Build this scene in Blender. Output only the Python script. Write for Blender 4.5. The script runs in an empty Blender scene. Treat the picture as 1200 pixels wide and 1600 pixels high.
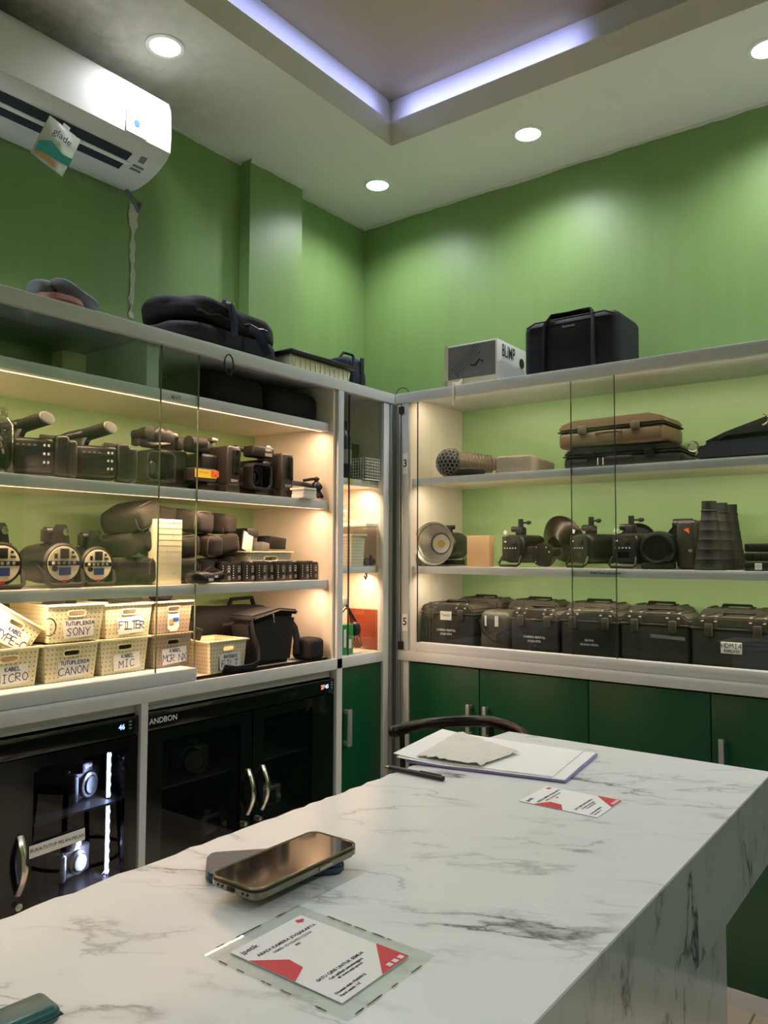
import bpy, bmesh, math, random
from mathutils import Vector, Matrix, noise
R = math.radians
PI = math.pi
random.seed(7)
SC = bpy.context.scene
COL = SC.collection

# ------------------------------------------------------------------ camera
CAM_H = 1.2
yaw, pitch, roll = R(37.035), R(3.116), R(.237)
fwd = Vector((-math.sin(yaw)*math.cos(pitch), math.cos(yaw)*math.cos(pitch), math.sin(pitch)))
r0 = Vector((math.cos(yaw), math.sin(yaw), 0)); u0 = r0.cross(fwd)
rt = r0*math.cos(roll)+u0*math.sin(roll); up = u0*math.cos(roll)-r0*math.sin(roll)
cd = bpy.data.cameras.new('camera'); cam = bpy.data.objects.new('camera', cd); COL.objects.link(cam)
cam.matrix_world = Matrix(((rt.x, up.x, -fwd.x, 0), (rt.y, up.y, -fwd.y, 0), (rt.z, up.z, -fwd.z, CAM_H), (0, 0, 0, 1)))
cd.sensor_fit = 'HORIZONTAL'; cd.sensor_width = 36; cd.lens = 36*1225.13/1200; cd.clip_start = .01
SC.camera = cam
# ------------------------------------------------------------------ world, exposure
w = bpy.data.worlds.new('world'); SC.world = w; w.use_nodes = True
w.node_tree.nodes['Background'].inputs[0].default_value = (.9, .95, 1, 1)
w.node_tree.nodes['Background'].inputs[1].default_value = .02
SC.view_settings.view_transform = 'Standard'; SC.view_settings.look = 'None'
SC.view_settings.exposure = 0.45; SC.view_settings.gamma = 1
SC.view_settings.use_curve_mapping = False
SPOT_W = 23.0; LED_L = 6.5; LED_R = 4.2; COVE_W = 1.7
CEIL = 2.645; TRAY_Z = 2.733; TRAY_TOP = 2.905
TX0, TX1, TY0, TY1 = -1.612, .75, -1.5, 2.17       # tray opening
RX0, RX1, RY0, RY1 = -2.13, 1.35, -2.1, 2.668      # room
LAMPS = [(-1.803, 1.345), (-1.828, 2.372), (-1.186, 2.384), (-.431, 2.377), (.32, 2.377),
         (-1.803, .32), (-1.803, -.7), (1.05, 2.37), (1.05, 1.2), (1.05, 0.1), (1.05, -1.0), (-.9, -1.8), (.1, -1.8)]

def area_light(name, loc, size, sizey, col, energy, direction, xaxis, spread=180):
    l = bpy.data.lights.new(name, 'AREA'); l.shape = 'RECTANGLE'; l.size = size; l.size_y = sizey
    l.color = col; l.energy = energy; l.spread = R(spread)
    o = bpy.data.objects.new(name, l); COL.objects.link(o)
    z = -Vector(direction).normalized(); x = Vector(xaxis).normalized(); y = z.cross(x)
    o.matrix_world = Matrix(((x.x, y.x, z.x, loc[0]), (x.y, y.y, z.y, loc[1]), (x.z, y.z, z.z, loc[2]), (0, 0, 0, 1)))
    return o
# cool cove strips that wash the cove walls of the ceiling tray
BLUE = (.36, .40, 1.0)
area_light('cove_light', (-1.63, .56, 2.815), 3.3, .12, BLUE, COVE_W*1.1, (-1, 0, 0), (0, 1, 0), 80)
area_light('cove_light', (-1.30, 2.19, 2.815), .68, .12, BLUE, COVE_W*.36, (0, 1, 0), (1, 0, 0), 80)

# ------------------------------------------------------------------ helpers
def lin(c):
    return tuple(((v/255)/12.92 if v <= 10 else (((v/255)+.055)/1.055)**2.4) for v in c)
MATS = {}
def mat(name, col, rough=.5, metal=0, var=.06, vs=12, bump=0, bs=80, coat=0, emit=0, spec=.5, aniso=0):
    if name in MATS: return MATS[name]
    m = bpy.data.materials.new(name); m.use_nodes = True; nt = m.node_tree; b = nt.nodes['Principled BSDF']
    c = lin(col); tc = nt.nodes.new('ShaderNodeTexCoord')
    b.inputs['Roughness'].default_value = rough; b.inputs['Metallic'].default_value = metal
    b.inputs['Specular IOR Level'].default_value = spec
    if coat: b.inputs['Coat Weight'].default_value = coat; b.inputs['Coat Roughness'].default_value = .08
    n = nt.nodes.new('ShaderNodeTexNoise'); n.inputs['Scale'].default_value = vs; n.inputs['Detail'].default_value = 4
    nt.links.new(tc.outputs['Object'], n.inputs['Vector'])
    mx = nt.nodes.new('ShaderNodeMix'); mx.data_type = 'RGBA'
    mx.inputs[6].default_value = tuple(v*(1-var) for v in c)+(1,); mx.inputs[7].default_value = tuple(min(1, v*(1+var)) for v in c)+(1,)
    nt.links.new(n.outputs['Fac'], mx.inputs[0]); nt.links.new(mx.outputs[2], b.inputs['Base Color'])
    if bump:
        n2 = nt.nodes.new('ShaderNodeTexNoise'); n2.inputs['Scale'].default_value = bs; n2.inputs['Detail'].default_value = 3
        nt.links.new(tc.outputs['Object'], n2.inputs['Vector'])
        bp = nt.nodes.new('ShaderNodeBump'); bp.inputs['Strength'].default_value = bump; bp.inputs['Distance'].default_value = .003
        nt.links.new(n2.outputs['Fac'], bp.inputs['Height']); nt.links.new(bp.outputs[0], b.inputs['Normal'])
    if emit:
        b.inputs['Emission Color'].default_value = c+(1,); b.inputs['Emission Strength'].default_value = emit
    MATS[name] = m; return m
def ramp(nt, stops):
    r = nt.nodes.new('ShaderNodeValToRGB'); el = r.color_ramp.elements
    el[0].position = stops[0][0]; el[0].color = stops[0][1]+(1,)
    el[1].position = stops[-1][0]; el[1].color = stops[-1][1]+(1,)
    for p, c in stops[1:-1]:
        e = el.new(p); e.color = c+(1,)
    return r
def glass(name, tint, refl=1.0):
    m = bpy.data.materials.new(name); m.use_nodes = True; nt = m.node_tree; nt.nodes.clear()
    o = nt.nodes.new('ShaderNodeOutputMaterial'); t = nt.nodes.new('ShaderNodeBsdfTransparent'); g = nt.nodes.new('ShaderNodeBsdfGlossy')
    t.inputs[0].default_value = tint+(1,); g.inputs['Roughness'].default_value = .01; g.inputs[0].default_value = (refl, refl, refl, 1)
    f = nt.nodes.new('ShaderNodeFresnel'); f.inputs[0].default_value = 1.5
    mx = nt.nodes.new('ShaderNodeMixShader'); ge = nt.nodes.new('ShaderNodeNewGeometry')
    inv = nt.nodes.new('ShaderNodeMath'); inv.operation = 'SUBTRACT'; inv.inputs[0].default_value = 1; nt.links.new(ge.outputs['Backfacing'], inv.inputs[1])
    mu = nt.nodes.new('ShaderNodeMath'); mu.operation = 'MULTIPLY'; nt.links.new(f.outputs[0], mu.inputs[0]); nt.links.new(inv.outputs[0], mu.inputs[1])
    nt.links.new(mu.outputs[0], mx.inputs[0]); nt.links.new(t.outputs[0], mx.inputs[1]); nt.links.new(g.outputs[0], mx.inputs[2]); nt.links.new(mx.outputs[0], o.inputs[0])
    MATS[name] = m; return m

class B:
    def __init__(s): s.bm = bmesh.new()
    def _x(s, verts, loc=(0, 0, 0), rot=None):
        m = Matrix.Translation(loc)
        if rot: m = m @ Matrix.Rotation(rot[2], 4, 'Z') @ Matrix.Rotation(rot[1], 4, 'Y') @ Matrix.Rotation(rot[0], 4, 'X')
        bmesh.ops.transform(s.bm, matrix=m, verts=verts)
    def _add(s, b2):
        me = bpy.data.meshes.new('tmp'); b2.to_mesh(me); b2.free(); s.bm.from_mesh(me); bpy.data.meshes.remove(me)
    def box(s, c, d, r=0, seg=2, rot=None):
        b = bmesh.new(); bmesh.ops.create_cube(b, size=1)
        for v in b.verts: v.co = Vector((v.co.x*d[0], v.co.y*d[1], v.co.z*d[2]))
        r = min(r, .49*min(d))
        if r > 0: bmesh.ops.bevel(b, geom=list(b.edges), offset=r, segments=seg, profile=.5, affect='EDGES')
        t = B.__new__(B); t.bm = b; t._x(b.verts, c, rot); s._add(b); return s
    def bb(s, x0, x1, y0, y1, z0, z1, r=0, seg=2):
        return s.box(((x0+x1)/2, (y0+y1)/2, (z0+z1)/2), (abs(x1-x0), abs(y1-y0), abs(z1-z0)), r, seg)
    def cyl(s, p0, p1, ra, rb=None, n=20, bevel=0):
        rb = ra if rb is None else rb
        p0 = Vector(p0); p1 = Vector(p1); d = p1-p0; L = d.length
        b = bmesh.new(); bmesh.ops.create_cone(b, cap_ends=True, segments=n, radius1=max(ra, 1e-5), radius2=max(rb, 1e-5), depth=L)
        if bevel:
            es = [e for e in b.edges if abs(e.verts[0].co.z-e.verts[1].co.z) < 1e-6]
            bmesh.ops.bevel(b, geom=es, offset=bevel, segments=2, affect='EDGES')
        q = Vector((0, 0, 1)).rotation_difference(d.normalized())
        bmesh.ops.transform(b, matrix=Matrix.Translation((p0+p1)/2) @ q.to_matrix().to_4x4(), verts=b.verts)
        s._add(b); return s
    def tube(s, pts, r, n=8, closed=False, flat=None):
        pts = [Vector(p) for p in pts]; b = s.bm; rings = []; N = len(pts); pu = None
        for i, p in enumerate(pts):
            if closed: t = pts[(i+1) % N]-pts[i-1]
            else: t = pts[min(i+1, N-1)]-pts[max(i-1, 0)]
            t.normalize()
            if pu is None:
                a = Vector((0, 0, 1)) if abs(t.z) < .9 else Vector((1, 0, 0)); u = t.cross(a).normalized()
            else:
                u = (pu-t*pu.dot(t)).normalized()
            pu = u; v = t.cross(u)
            rr = r[i] if isinstance(r, (list, tuple)) else r
            rings.append([b.verts.new(p+u*math.cos(2*PI*k/n)*rr*(flat[0] if flat else 1)+v*math.sin(2*PI*k/n)*rr*(flat[1] if flat else 1)) for k in range(n)])
        for i in range(N if closed else N-1):
            A, C = rings[i], rings[(i+1) % N]
            for k in range(n):
                b.faces.new((A[k], A[(k+1) % n], C[(k+1) % n], C[k]))
        if not closed: b.faces.new(rings[0]); b.faces.new(rings[-1][::-1])
        return s
    def lathe(s, prof, o=(0, 0, 0), axis='z', n=32, rot=None, cap=True):
        b = bmesh.new(); rings = []
        for (r, h) in prof:
            ring = []
            for k in range(n):
                a = 2*PI*k/n; x, y = r*math.cos(a), r*math.sin(a)
                ring.append(b.verts.new({'z': (x, y, h), 'y': (x, h, y), 'x': (h, x, y)}[axis]))
            rings.append(ring)
        for i in range(len(rings)-1):
            for k in range(n): b.faces.new((rings[i][k], rings[i][(k+1) % n], rings[i+1][(k+1) % n], rings[i+1][k]))
        if cap and prof[0][0] > 1e-4: b.faces.new(rings[0])
        if cap and prof[-1][0] > 1e-4: b.faces.new(rings[-1])
        bmesh.ops.remove_doubles(b, verts=b.verts, dist=1e-6)
        t = B.__new__(B); t.bm = b; t._x(b.verts, o, rot); s._add(b); return s
    def prism(s, pts, y0, y1, plane='xz', holes=(), loc=(0, 0, 0), rot=None, bevel=0):
        b = bmesh.new(); es = []
        def P(p, h): return {'xz': (p[0], h, p[1]), 'xy': (p[0], p[1], h), 'yz': (h, p[0], p[1])}[plane]
        for loop in [pts]+list(holes):
            vs = [b.verts.new(P(p, y0)) for p in loop]
            es += [b.edges.new((vs[i], vs[(i+1) % len(vs)])) for i in range(len(vs))]
        if holes: bmesh.ops.triangle_fill(b, edges=es, use_beauty=True)
        else: b.faces.new(b.verts)
        ex = bmesh.ops.extrude_face_region(b, geom=list(b.faces))
        vv = [g for g in ex['geom'] if isinstance(g, bmesh.types.BMVert)]
        d = Vector(P((0, 0), y1-y0)); bmesh.ops.translate(b, vec=d, verts=vv)
        if bevel: bmesh.ops.bevel(b, geom=[e for e in b.edges if len(e.link_faces) == 2 and e.calc_face_angle(0) > .6], offset=bevel, segments=2, affect='EDGES')
        t = B.__new__(B); t.bm = b; t._x(b.verts, loc, rot); s._add(b); return s
    def soft(s, c, d, p=4, amp=0., ns=14, seed=0, rot=None, cuts=10, flatbot=False):
        b = bmesh.new(); bmesh.ops.create_cube(b, size=2)
        bmesh.ops.subdivide_edges(b, edges=list(b.edges), cuts=cuts, use_grid_fill=True)
        for v in b.verts:
            q = v.co.copy(); n = (abs(q.x)**p+abs(q.y)**p+abs(q.z)**p)**(1/p); q = q/n
            co = Vector((q.x*d[0]/2, q.y*d[1]/2, q.z*d[2]/2))
            if amp: 
                k = noise.noise(Vector((co.x*ns+seed*3.1, co.y*ns, co.z*ns*1.4)))*amp+noise.noise(Vector((co.x*ns*2.3, co.y*ns*2+seed, co.z*ns*3)))*amp*.4
                nn = Vector((q.x, q.y, q.z)).normalized(); co += nn*k
            if flatbot: co.z = max(co.z, -d[2]/2)
            v.co = co
        t = B.__new__(B); t.bm = b; t._x(b.verts, c, rot); s._add(b); return s
    def ball(s, c, r, n=20):
        b = bmesh.new(); bmesh.ops.create_uvsphere(b, u_segments=n, v_segments=max(8, n//2), radius=1)
        rr = (r, r, r) if not isinstance(r, (tuple, list)) else r
        for v in b.verts: v.co = Vector((v.co.x*rr[0]+c[0], v.co.y*rr[1]+c[1], v.co.z*rr[2]+c[2]))
        s._add(b); return s
    def move(s, loc, rot=None): s._x(s.bm.verts, loc, rot); return s
    def build(s, name, m, parent=None, smooth=35, rel=False, loc=None):
        me = bpy.data.meshes.new(name); bm = s.bm
        bmesh.ops.recalc_face_normals(bm, faces=bm.faces)
        if rel and parent is not None:
            off = parent.location if parent.parent is None else parent.parent.location
            bmesh.ops.translate(bm, vec=-Vector(off), verts=bm.verts)
        if smooth:
            for f in bm.faces: f.smooth = True
            for e in bm.edges:
                if len(e.link_faces) == 2 and e.calc_face_angle(0) > R(smooth): e.smooth = False
        bm.to_mesh(me); bm.free(); me.materials.append(MATS[m] if isinstance(m, str) else m)
        o = bpy.data.objects.new(name, me); COL.objects.link(o)
        if parent is not None: o.parent = parent
        if loc: o.location = loc
        return o
def tag(o, label, cat, group=None):
    o['label'] = label; o['category'] = cat
    if group: o['group'] = group
    return o
def thing(name, label, cat, loc=(0, 0, 0), rz=0, group=None, rot=None):
    o = bpy.data.objects.new(name, None); COL.objects.link(o); o.empty_display_size = .05
    o.location = loc; o.rotation_euler = rot if rot else (0, 0, rz); return tag(o, label, cat, group)
def struct(o): o['kind'] = 'structure'; return o
def dup(root, loc, rz=None, label=None, rot=None):
    def cp(o, par):
        c = o.copy(); COL.objects.link(c)
        if par is not None: c.parent = par
        for ch in list(o.children): cp(ch, c)
        return c
    r = cp(root, None); r.location = loc
    if rz is not None: r.rotation_euler = (0, 0, rz)
    if rot is not None: r.rotation_euler = rot
    if label: r['label'] = label
    return r
def text(s, size, loc, m, parent, name='lettering', rot=(PI/2, 0, 0), align='CENTER', sx=1.0, bold=0, mat4=None):
    c = bpy.data.curves.new('t', 'FONT'); c.body = s; c.size = size; c.align_x = align; c.align_y = 'CENTER'; c.offset = bold; c.resolution_u = 3
    t = bpy.data.objects.new('t', c); COL.objects.link(t); bpy.context.view_layer.update()
    me = bpy.data.meshes.new_from_object(t.evaluated_get(bpy.context.evaluated_depsgraph_get()))
    bpy.data.objects.remove(t); bpy.data.curves.remove(c)
    M4 = mat4 if mat4 else Matrix.Translation(loc) @ Matrix.Rotation(rot[2], 4, 'Z') @ Matrix.Rotation(rot[0], 4, 'X') @ Matrix.Rotation(rot[1], 4, 'Z')
    me.transform(M4 @ Matrix.Diagonal((sx, 1, 1, 1)))
    me.materials.clear(); me.materials.append(MATS[m]); me.name = name
    o = bpy.data.objects.new(name, me); COL.objects.link(o)
    if parent is not None: o.parent = parent
    return o
# hand lettering: pen strokes on a 1 x 1.4 grid
STR = {'A': [[(0, 0), (.5, 1.4), (1, 0)], [(.2, .5), (.8, .5)]], 'B': [[(0, 0), (0, 1.4), (.7, 1.3), (.75, .9), (0, .75), (.85, .6), (.8, .1), (0, 0)]],
 'C': [[(1, 1.2), (.6, 1.4), (.15, 1.1), (0, .6), (.2, .1), (.6, 0), (1, .2)]], 'D': [[(0, 0), (0, 1.4), (.7, 1.2), (.95, .7), (.7, .15), (0, 0)]],
 'E': [[(.9, 1.4), (0, 1.4), (0, 0), (.9, 0)], [(0, .7), (.7, .7)]], 'F': [[(.9, 1.4), (0, 1.4), (0, 0)], [(0, .75), (.7, .75)]],
 'H': [[(0, 0), (0, 1.4)], [(.9, 0), (.9, 1.4)], [(0, .7), (.9, .7)]], 'I': [[(.2, 1.4), (.8, 1.4)], [(.5, 1.4), (.5, 0)], [(.2, 0), (.8, 0)]],
 'K': [[(0, 0), (0, 1.4)], [(.9, 1.4), (0, .6), (.9, 0)]], 'L': [[(0, 1.4), (0, 0), (.9, 0)]], 'M': [[(0, 0), (.05, 1.4), (.5, .6), (.95, 1.4), (1, 0)]],
 'N': [[(0, 0), (.05, 1.4), (.9, 0), (.95, 1.4)]], 'O': [[(.5, 1.4), (.1, 1.1), (0, .6), (.3, .05), (.7, .05), (1, .6), (.9, 1.1), (.5, 1.4)]],
 'P': [[(0, 0), (0, 1.4), (.8, 1.3), (.85, .8), (0, .65)]], 'R': [[(0, 0), (0, 1.4), (.8, 1.3), (.8, .8), (0, .7), (.9, 0)]],
 'S': [[(.95, 1.2), (.5, 1.4), (.1, 1.1), (.8, .5), (.6, 0), (0, .15)]], 'T': [[(0, 1.4), (1, 1.4)], [(.5, 1.4), (.5, 0)]],
 'U': [[(0, 1.4), (.05, .3), (.5, 0), (.9, .3), (.95, 1.4)]], 'X': [[(0, 1.4), (.9, 0)], [(.9, 1.4), (0, 0)]], 'Y': [[(0, 1.4), (.5, .7), (1, 1.4)], [(.5, .7), (.4, 0)]],
 '-': [[(.1, .6), (.8, .6)]], '.': [[(.4, 0), (.5, .1)]], 'W': [[(0, 1.4), (.25, 0), (.5, 1), (.75, 0), (1, 1.4)]], '4': [[(.7, 0), (.7, 1.4), (0, .4), (.95, .4)]]}
def hand(s, h, cx, cz, y, m, parent, wpen=.0011, ls=1.35, M4=None):
    u = h/1.4; W = len(s)*u*ls; b = bmesh.new(); rnd = random.Random(len(s)+int(h*9000))
    for i, ch in enumerate(s):
        ox = cx-W/2+i*u*ls+.15*u; oz = cz-h/2+rnd.uniform(-.06, .06)*h
        for st in STR.get(ch, []):
            for (a, c) in zip(st[:-1], st[1:]):
                p = Vector((ox+a[0]*u, y, oz+a[1]*u)); q = Vector((ox+c[0]*u, y, oz+c[1]*u)); d = (q-p).normalized(); n = Vector((-d.z, 0, d.x))*wpen*.75; e = d*wpen*.4
                b.faces.new([b.verts.new(v) for v in (p-n-e, q-n+e, q+n+e, p+n-e)])
    if M4: bmesh.ops.transform(b, matrix=M4, verts=b.verts)
    t = B.__new__(B); t.bm = b
    return t.build('lettering', m, parent, smooth=0)

# ------------------------------------------------------------------ materials
def wall_mat(name, c1, c2):
    m = bpy.data.materials.new(name); m.use_nodes = True; nt = m.node_tree; b = nt.nodes['Principled BSDF']
    tc = nt.nodes.new('ShaderNodeTexCoord'); mp = nt.nodes.new('ShaderNodeMapping'); mp.inputs['Scale'].default_value = (9, 9, .7)
    n = nt.nodes.new('ShaderNodeTexNoise'); n.inputs['Scale'].default_value = 2.5; n.inputs['Detail'].default_value = 6
    nt.links.new(tc.outputs['Object'], mp.inputs[0]); nt.links.new(mp.outputs[0], n.inputs['Vector'])
    rp = ramp(nt, [(.3, c1), (.7, c2)]); nt.links.new(n.outputs['Fac'], rp.inputs[0]); nt.links.new(rp.outputs[0], b.inputs['Base Color'])
    b.inputs['Roughness'].default_value = .45
    n2 = nt.nodes.new('ShaderNodeTexNoise'); n2.inputs['Scale'].default_value = 14; n2.inputs['Detail'].default_value = 5
    nt.links.new(mp.outputs[0], n2.inputs['Vector']); bp = nt.nodes.new('ShaderNodeBump'); bp.inputs['Strength'].default_value = .12; bp.inputs['Distance'].default_value = .004
    nt.links.new(n2.outputs['Fac'], bp.inputs['Height']); nt.links.new(bp.outputs[0], b.inputs['Normal'])
    MATS[name] = m; return m
wall_mat('wall_green', (.185, .305, .096), (.20, .325, .104))
mat('ceiling_white', (228, 225, 214), .8, var=.05, vs=3, bump=.1, bs=30)
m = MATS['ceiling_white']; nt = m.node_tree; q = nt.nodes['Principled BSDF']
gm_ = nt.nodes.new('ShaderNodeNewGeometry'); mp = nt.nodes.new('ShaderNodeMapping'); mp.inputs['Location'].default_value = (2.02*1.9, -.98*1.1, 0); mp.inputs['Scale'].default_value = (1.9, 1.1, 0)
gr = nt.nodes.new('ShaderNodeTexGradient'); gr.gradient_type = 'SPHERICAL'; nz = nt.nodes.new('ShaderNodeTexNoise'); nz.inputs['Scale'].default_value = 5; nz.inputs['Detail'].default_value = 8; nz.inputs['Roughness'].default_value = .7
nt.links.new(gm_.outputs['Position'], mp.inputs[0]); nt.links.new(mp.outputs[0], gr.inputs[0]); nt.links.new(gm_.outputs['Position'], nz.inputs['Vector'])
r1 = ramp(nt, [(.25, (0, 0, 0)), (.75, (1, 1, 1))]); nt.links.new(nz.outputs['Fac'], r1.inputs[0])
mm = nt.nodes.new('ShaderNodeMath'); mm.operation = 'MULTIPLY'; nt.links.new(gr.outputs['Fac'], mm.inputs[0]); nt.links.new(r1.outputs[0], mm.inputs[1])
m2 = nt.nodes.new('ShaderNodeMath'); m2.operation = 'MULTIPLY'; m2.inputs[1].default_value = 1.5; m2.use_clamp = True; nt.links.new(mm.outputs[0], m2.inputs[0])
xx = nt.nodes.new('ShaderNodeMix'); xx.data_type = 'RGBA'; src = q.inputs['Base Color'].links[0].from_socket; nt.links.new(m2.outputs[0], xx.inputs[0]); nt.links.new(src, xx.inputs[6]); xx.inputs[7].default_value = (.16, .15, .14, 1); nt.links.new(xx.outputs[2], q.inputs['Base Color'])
mat('tray_grey', (186, 172, 138), .8, var=.04, vs=3)
mat('plaster', (200, 200, 185), .9, var=.15, vs=60, bump=.6, bs=60)
mat('laminate_grey', (202, 205, 211), .45, var=.06, vs=20)
mat('laminate_cream', (226, 216, 202), .4, var=.03, vs=8)
mat('laminate_green', (150, 184, 128), .35, var=.07, vs=3)
mat('door_green', (3, 66, 38), .35, var=.08, vs=4)
mat('alu', (178, 180, 184), .35, .6, var=.05)
mat('black_gloss', (9, 9, 12), .12, var=.2, coat=.5)
mat('black_plastic', (22, 21, 21), .4, var=.2, vs=40)
mat('black_rubber', (14, 14, 15), .7, var=.2, vs=40)
mat('black_fabric', (19, 20, 24), .85, var=.3, vs=60, bump=.3, bs=260)
mat('navy_fabric', (24, 32, 52), .85, var=.3, vs=60, bump=.3, bs=260)
mat('brown_fabric', (30, 25, 22), .85, var=.2, vs=50, bump=.35, bs=300)
mat('piping', (88, 78, 68), .7)
mat('grey_fabric', (108, 112, 118), .9, var=.2, vs=50, bump=.3, bs=200)
mat('grey_plastic', (44, 41, 38), .45, var=.12, vs=30)
mat('dark_metal', (52, 48, 46), .32, .8, var=.1)
mat('bronze', (42, 34, 30), .28, .7, var=.1)
mat('chrome', (215, 212, 205), .12, 1, var=.02)
mat('reflector_silver', (205, 202, 196), .28, .7, var=.1)
mat('silver', (170, 165, 158), .3, .85, var=.05)
mat('brown_leather', (120, 60, 32), .5, var=.12, vs=20)
mat('orange_panel', (146, 58, 26), .45, var=.05)
mat('cream_plastic', (232, 224, 194), .45, var=.03)
mat('white_plastic', (232, 232, 228), .35, var=.02)
mat('ac_white', (214, 214, 210), .28, var=.02, coat=.2)
mat('ac_dark', (20, 26, 44), .5)
mat('paper', (238, 236, 236), .8, var=.03)
mat('paper_old', (216, 212, 204), .85, var=.08, vs=30)
mat('lilac', (150, 138, 196), .8)
mat('ink_blue', (40, 44, 120), .7, var=.02)
mat('ink_black', (22, 22, 24), .7)
mat('print_white', (225, 225, 225), .6)
mat('print_grey', (120, 118, 116), .6)
mat('print_red', (206, 44, 56), .5, var=.02)
mat('yellow', (226, 214, 60), .6)
mat('orange', (226, 90, 30), .6)
mat('blue', (40, 90, 170), .5)
mat('teal_print', (40, 140, 130), .4)
mat('tan_print', (196, 150, 100), .4)
mat('lens', (12, 14, 24), .05, coat=1, spec=1)
mat('screen_blue', (34, 44, 96), .2, emit=.15)
mat('screen_black', (6, 6, 8), .04, coat=1)
mat('panel_cream', (222, 208, 184), .5)
mat('cardboard_print', (216, 214, 208), .4, var=.05)
mat('box_dark', (104, 104, 104), .4, var=.15)
mat('tape', (206, 198, 170), .25, var=.1)
mat('mesh_grey', (104, 92, 76), .45, var=.1)
mat('glass_edge', (100, 108, 88), .3)
mat('foam', (158, 150, 138), .95, var=.45, vs=260, bump=.6, bs=300)
mat('fur', (146, 122, 92), .95, var=.3, vs=120)
mat('hard_brown', (106, 86, 66), .5, var=.3, vs=140, bump=.2, bs=200)
mat('case_black', (24, 24, 25), .5, var=.15, bump=.15, bs=300)
mat('case_grey', (66, 62, 54), .5, var=.15, bump=.15, bs=300)
mat('phone_blue', (44, 66, 88), .35)
mat('phone_case', (120, 112, 98), .15, .5, coat=.6)
mat('teal', (34, 92, 92), .3, coat=.3)
mat('box_green', (20, 140, 70), .5)
mat('wood_box', (198, 160, 122), .6, var=.08, vs=20)
mat('core_brown', (128, 104, 72), .9, var=.3, vs=90)
mat('fl_white', (245, 245, 245), .6, emit=0)
mat('cob_yellow', (228, 196, 66), .5)
m = mat('lamp_glow', (255, 255, 255), .5); m.node_tree.nodes['Principled BSDF'].inputs['Emission Color'].default_value = (.93, .96, 1, 1); m.node_tree.nodes['Principled BSDF'].inputs['Emission Strength'].default_value = 9
def emis(name, c, s):
    m = mat(name, (255, 255, 255), .5); q = m.node_tree.nodes['Principled BSDF']; q.inputs['Emission Color'].default_value = c+(1,); q.inputs['Emission Strength'].default_value = s
emis('led_warm', (1, .62, .4), 1.6); emis('led_white', (.5, .58, 1), 5); emis('digit_blue', (.1, .25, 1), 3); emis('digit_red', (1, .15, .08), 1.5)
glass('door_glass', (.965, .985, .97)); glass('dark_glass', (.74, .76, .8)); glass('clear_plastic', (.84, .84, .86)); glass('film', (.95, .96, .95), .9)
# marble counter laminate
def marble(name, base, dark):
    m = bpy.data.materials.new(name); m.use_nodes = True; nt = m.node_tree; b = nt.nodes['Principled BSDF']
    tc = nt.nodes.new('ShaderNodeTexCoord'); mp = nt.nodes.new('ShaderNodeMapping'); mp.vector_type = 'TEXTURE'; mp.inputs['Rotation'].default_value = (0, 0, .5); mp.inputs['Scale'].default_value = (1.25, .5, 1)
    nt.links.new(tc.outputs['Object'], mp.inputs[0])
    wn = nt.nodes.new('ShaderNodeTexNoise'); wn.inputs['Scale'].default_value = 4.5; wn.inputs['Detail'].default_value = 7; wn.inputs['Roughness'].default_value = .62
    nt.links.new(mp.outputs[0], wn.inputs['Vector'])
    mxv = nt.nodes.new('ShaderNodeMix'); mxv.data_type = 'VECTOR'; mxv.inputs[0].default_value = .22
    nt.links.new(mp.outputs[0], mxv.inputs[4]); nt.links.new(wn.outputs['Color'], mxv.inputs[5])
    def veins(scale, lo, col, seed):
        n = nt.nodes.new('ShaderNodeTexNoise'); n.noise_dimensions = '4D'; n.inputs['W'].default_value = seed
        n.inputs['Scale'].default_value = scale; n.inputs['Detail'].default_value = 3; n.inputs['Roughness'].default_value = .5
        nt.links.new(mxv.outputs[1], n.inputs['Vector'])
        s = nt.nodes.new('ShaderNodeMath'); s.operation = 'SUBTRACT'; s.inputs[1].default_value = .5; nt.links.new(n.outputs['Fac'], s.inputs[0])
        a = nt.nodes.new('ShaderNodeMath'); a.operation = 'ABSOLUTE'; nt.links.new(s.outputs[0], a.inputs[0])
        r = ramp(nt, [(0, (1, 1, 1)), (lo*.45, (.45,)*3), (lo, (.12,)*3), (lo*4, (0, 0, 0))]); nt.links.new(a.outputs[0], r.inputs[0])
        k = nt.nodes.new('ShaderNodeTexNoise'); k.inputs['Scale'].default_value = scale*1.3; nt.links.new(mp.outputs[0], k.inputs['Vector'])
        kr = ramp(nt, [(.43, (0, 0, 0)), (.62, (1, 1, 1))]); nt.links.new(k.outputs['Fac'], kr.inputs[0])
        mu = nt.nodes.new('ShaderNodeMath'); mu.operation = 'MULTIPLY'; nt.links.new(r.outputs[0], mu.inputs[0]); nt.links.new(kr.outputs[0], mu.inputs[1])
        return mu
    v1 = veins(3.2, .012, dark, 1.3); v2 = veins(6.5, .02, dark, 7.7)
    h = nt.nodes.new('ShaderNodeMath'); h.operation = 'MULTIPLY'; h.inputs[1].default_value = .5; nt.links.new(v2.outputs[0], h.inputs[0])
    ad = nt.nodes.new('ShaderNodeMath'); ad.operation = 'MAXIMUM'; nt.links.new(v1.outputs[0], ad.inputs[0]); nt.links.new(h.outputs[0], ad.inputs[1])
    mx = nt.nodes.new('ShaderNodeMix'); mx.data_type = 'RGBA'; mx.inputs[6].default_value = base+(1,); mx.inputs[7].default_value = dark+(1,)
    nt.links.new(ad.outputs[0], mx.inputs[0]); nt.links.new(mx.outputs[2], b.inputs['Base Color'])
    b.inputs['Roughness'].default_value = .22; b.inputs['Specular IOR Level'].default_value = .5
    MATS[name] = m
marble('marble', (.79, .80, .81), (.13, .13, .14)); marble('marble_shaded', (.37, .38, .385), (.05, .05, .055))  # second one: same marble with the counter side's shade put into its colours
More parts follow.
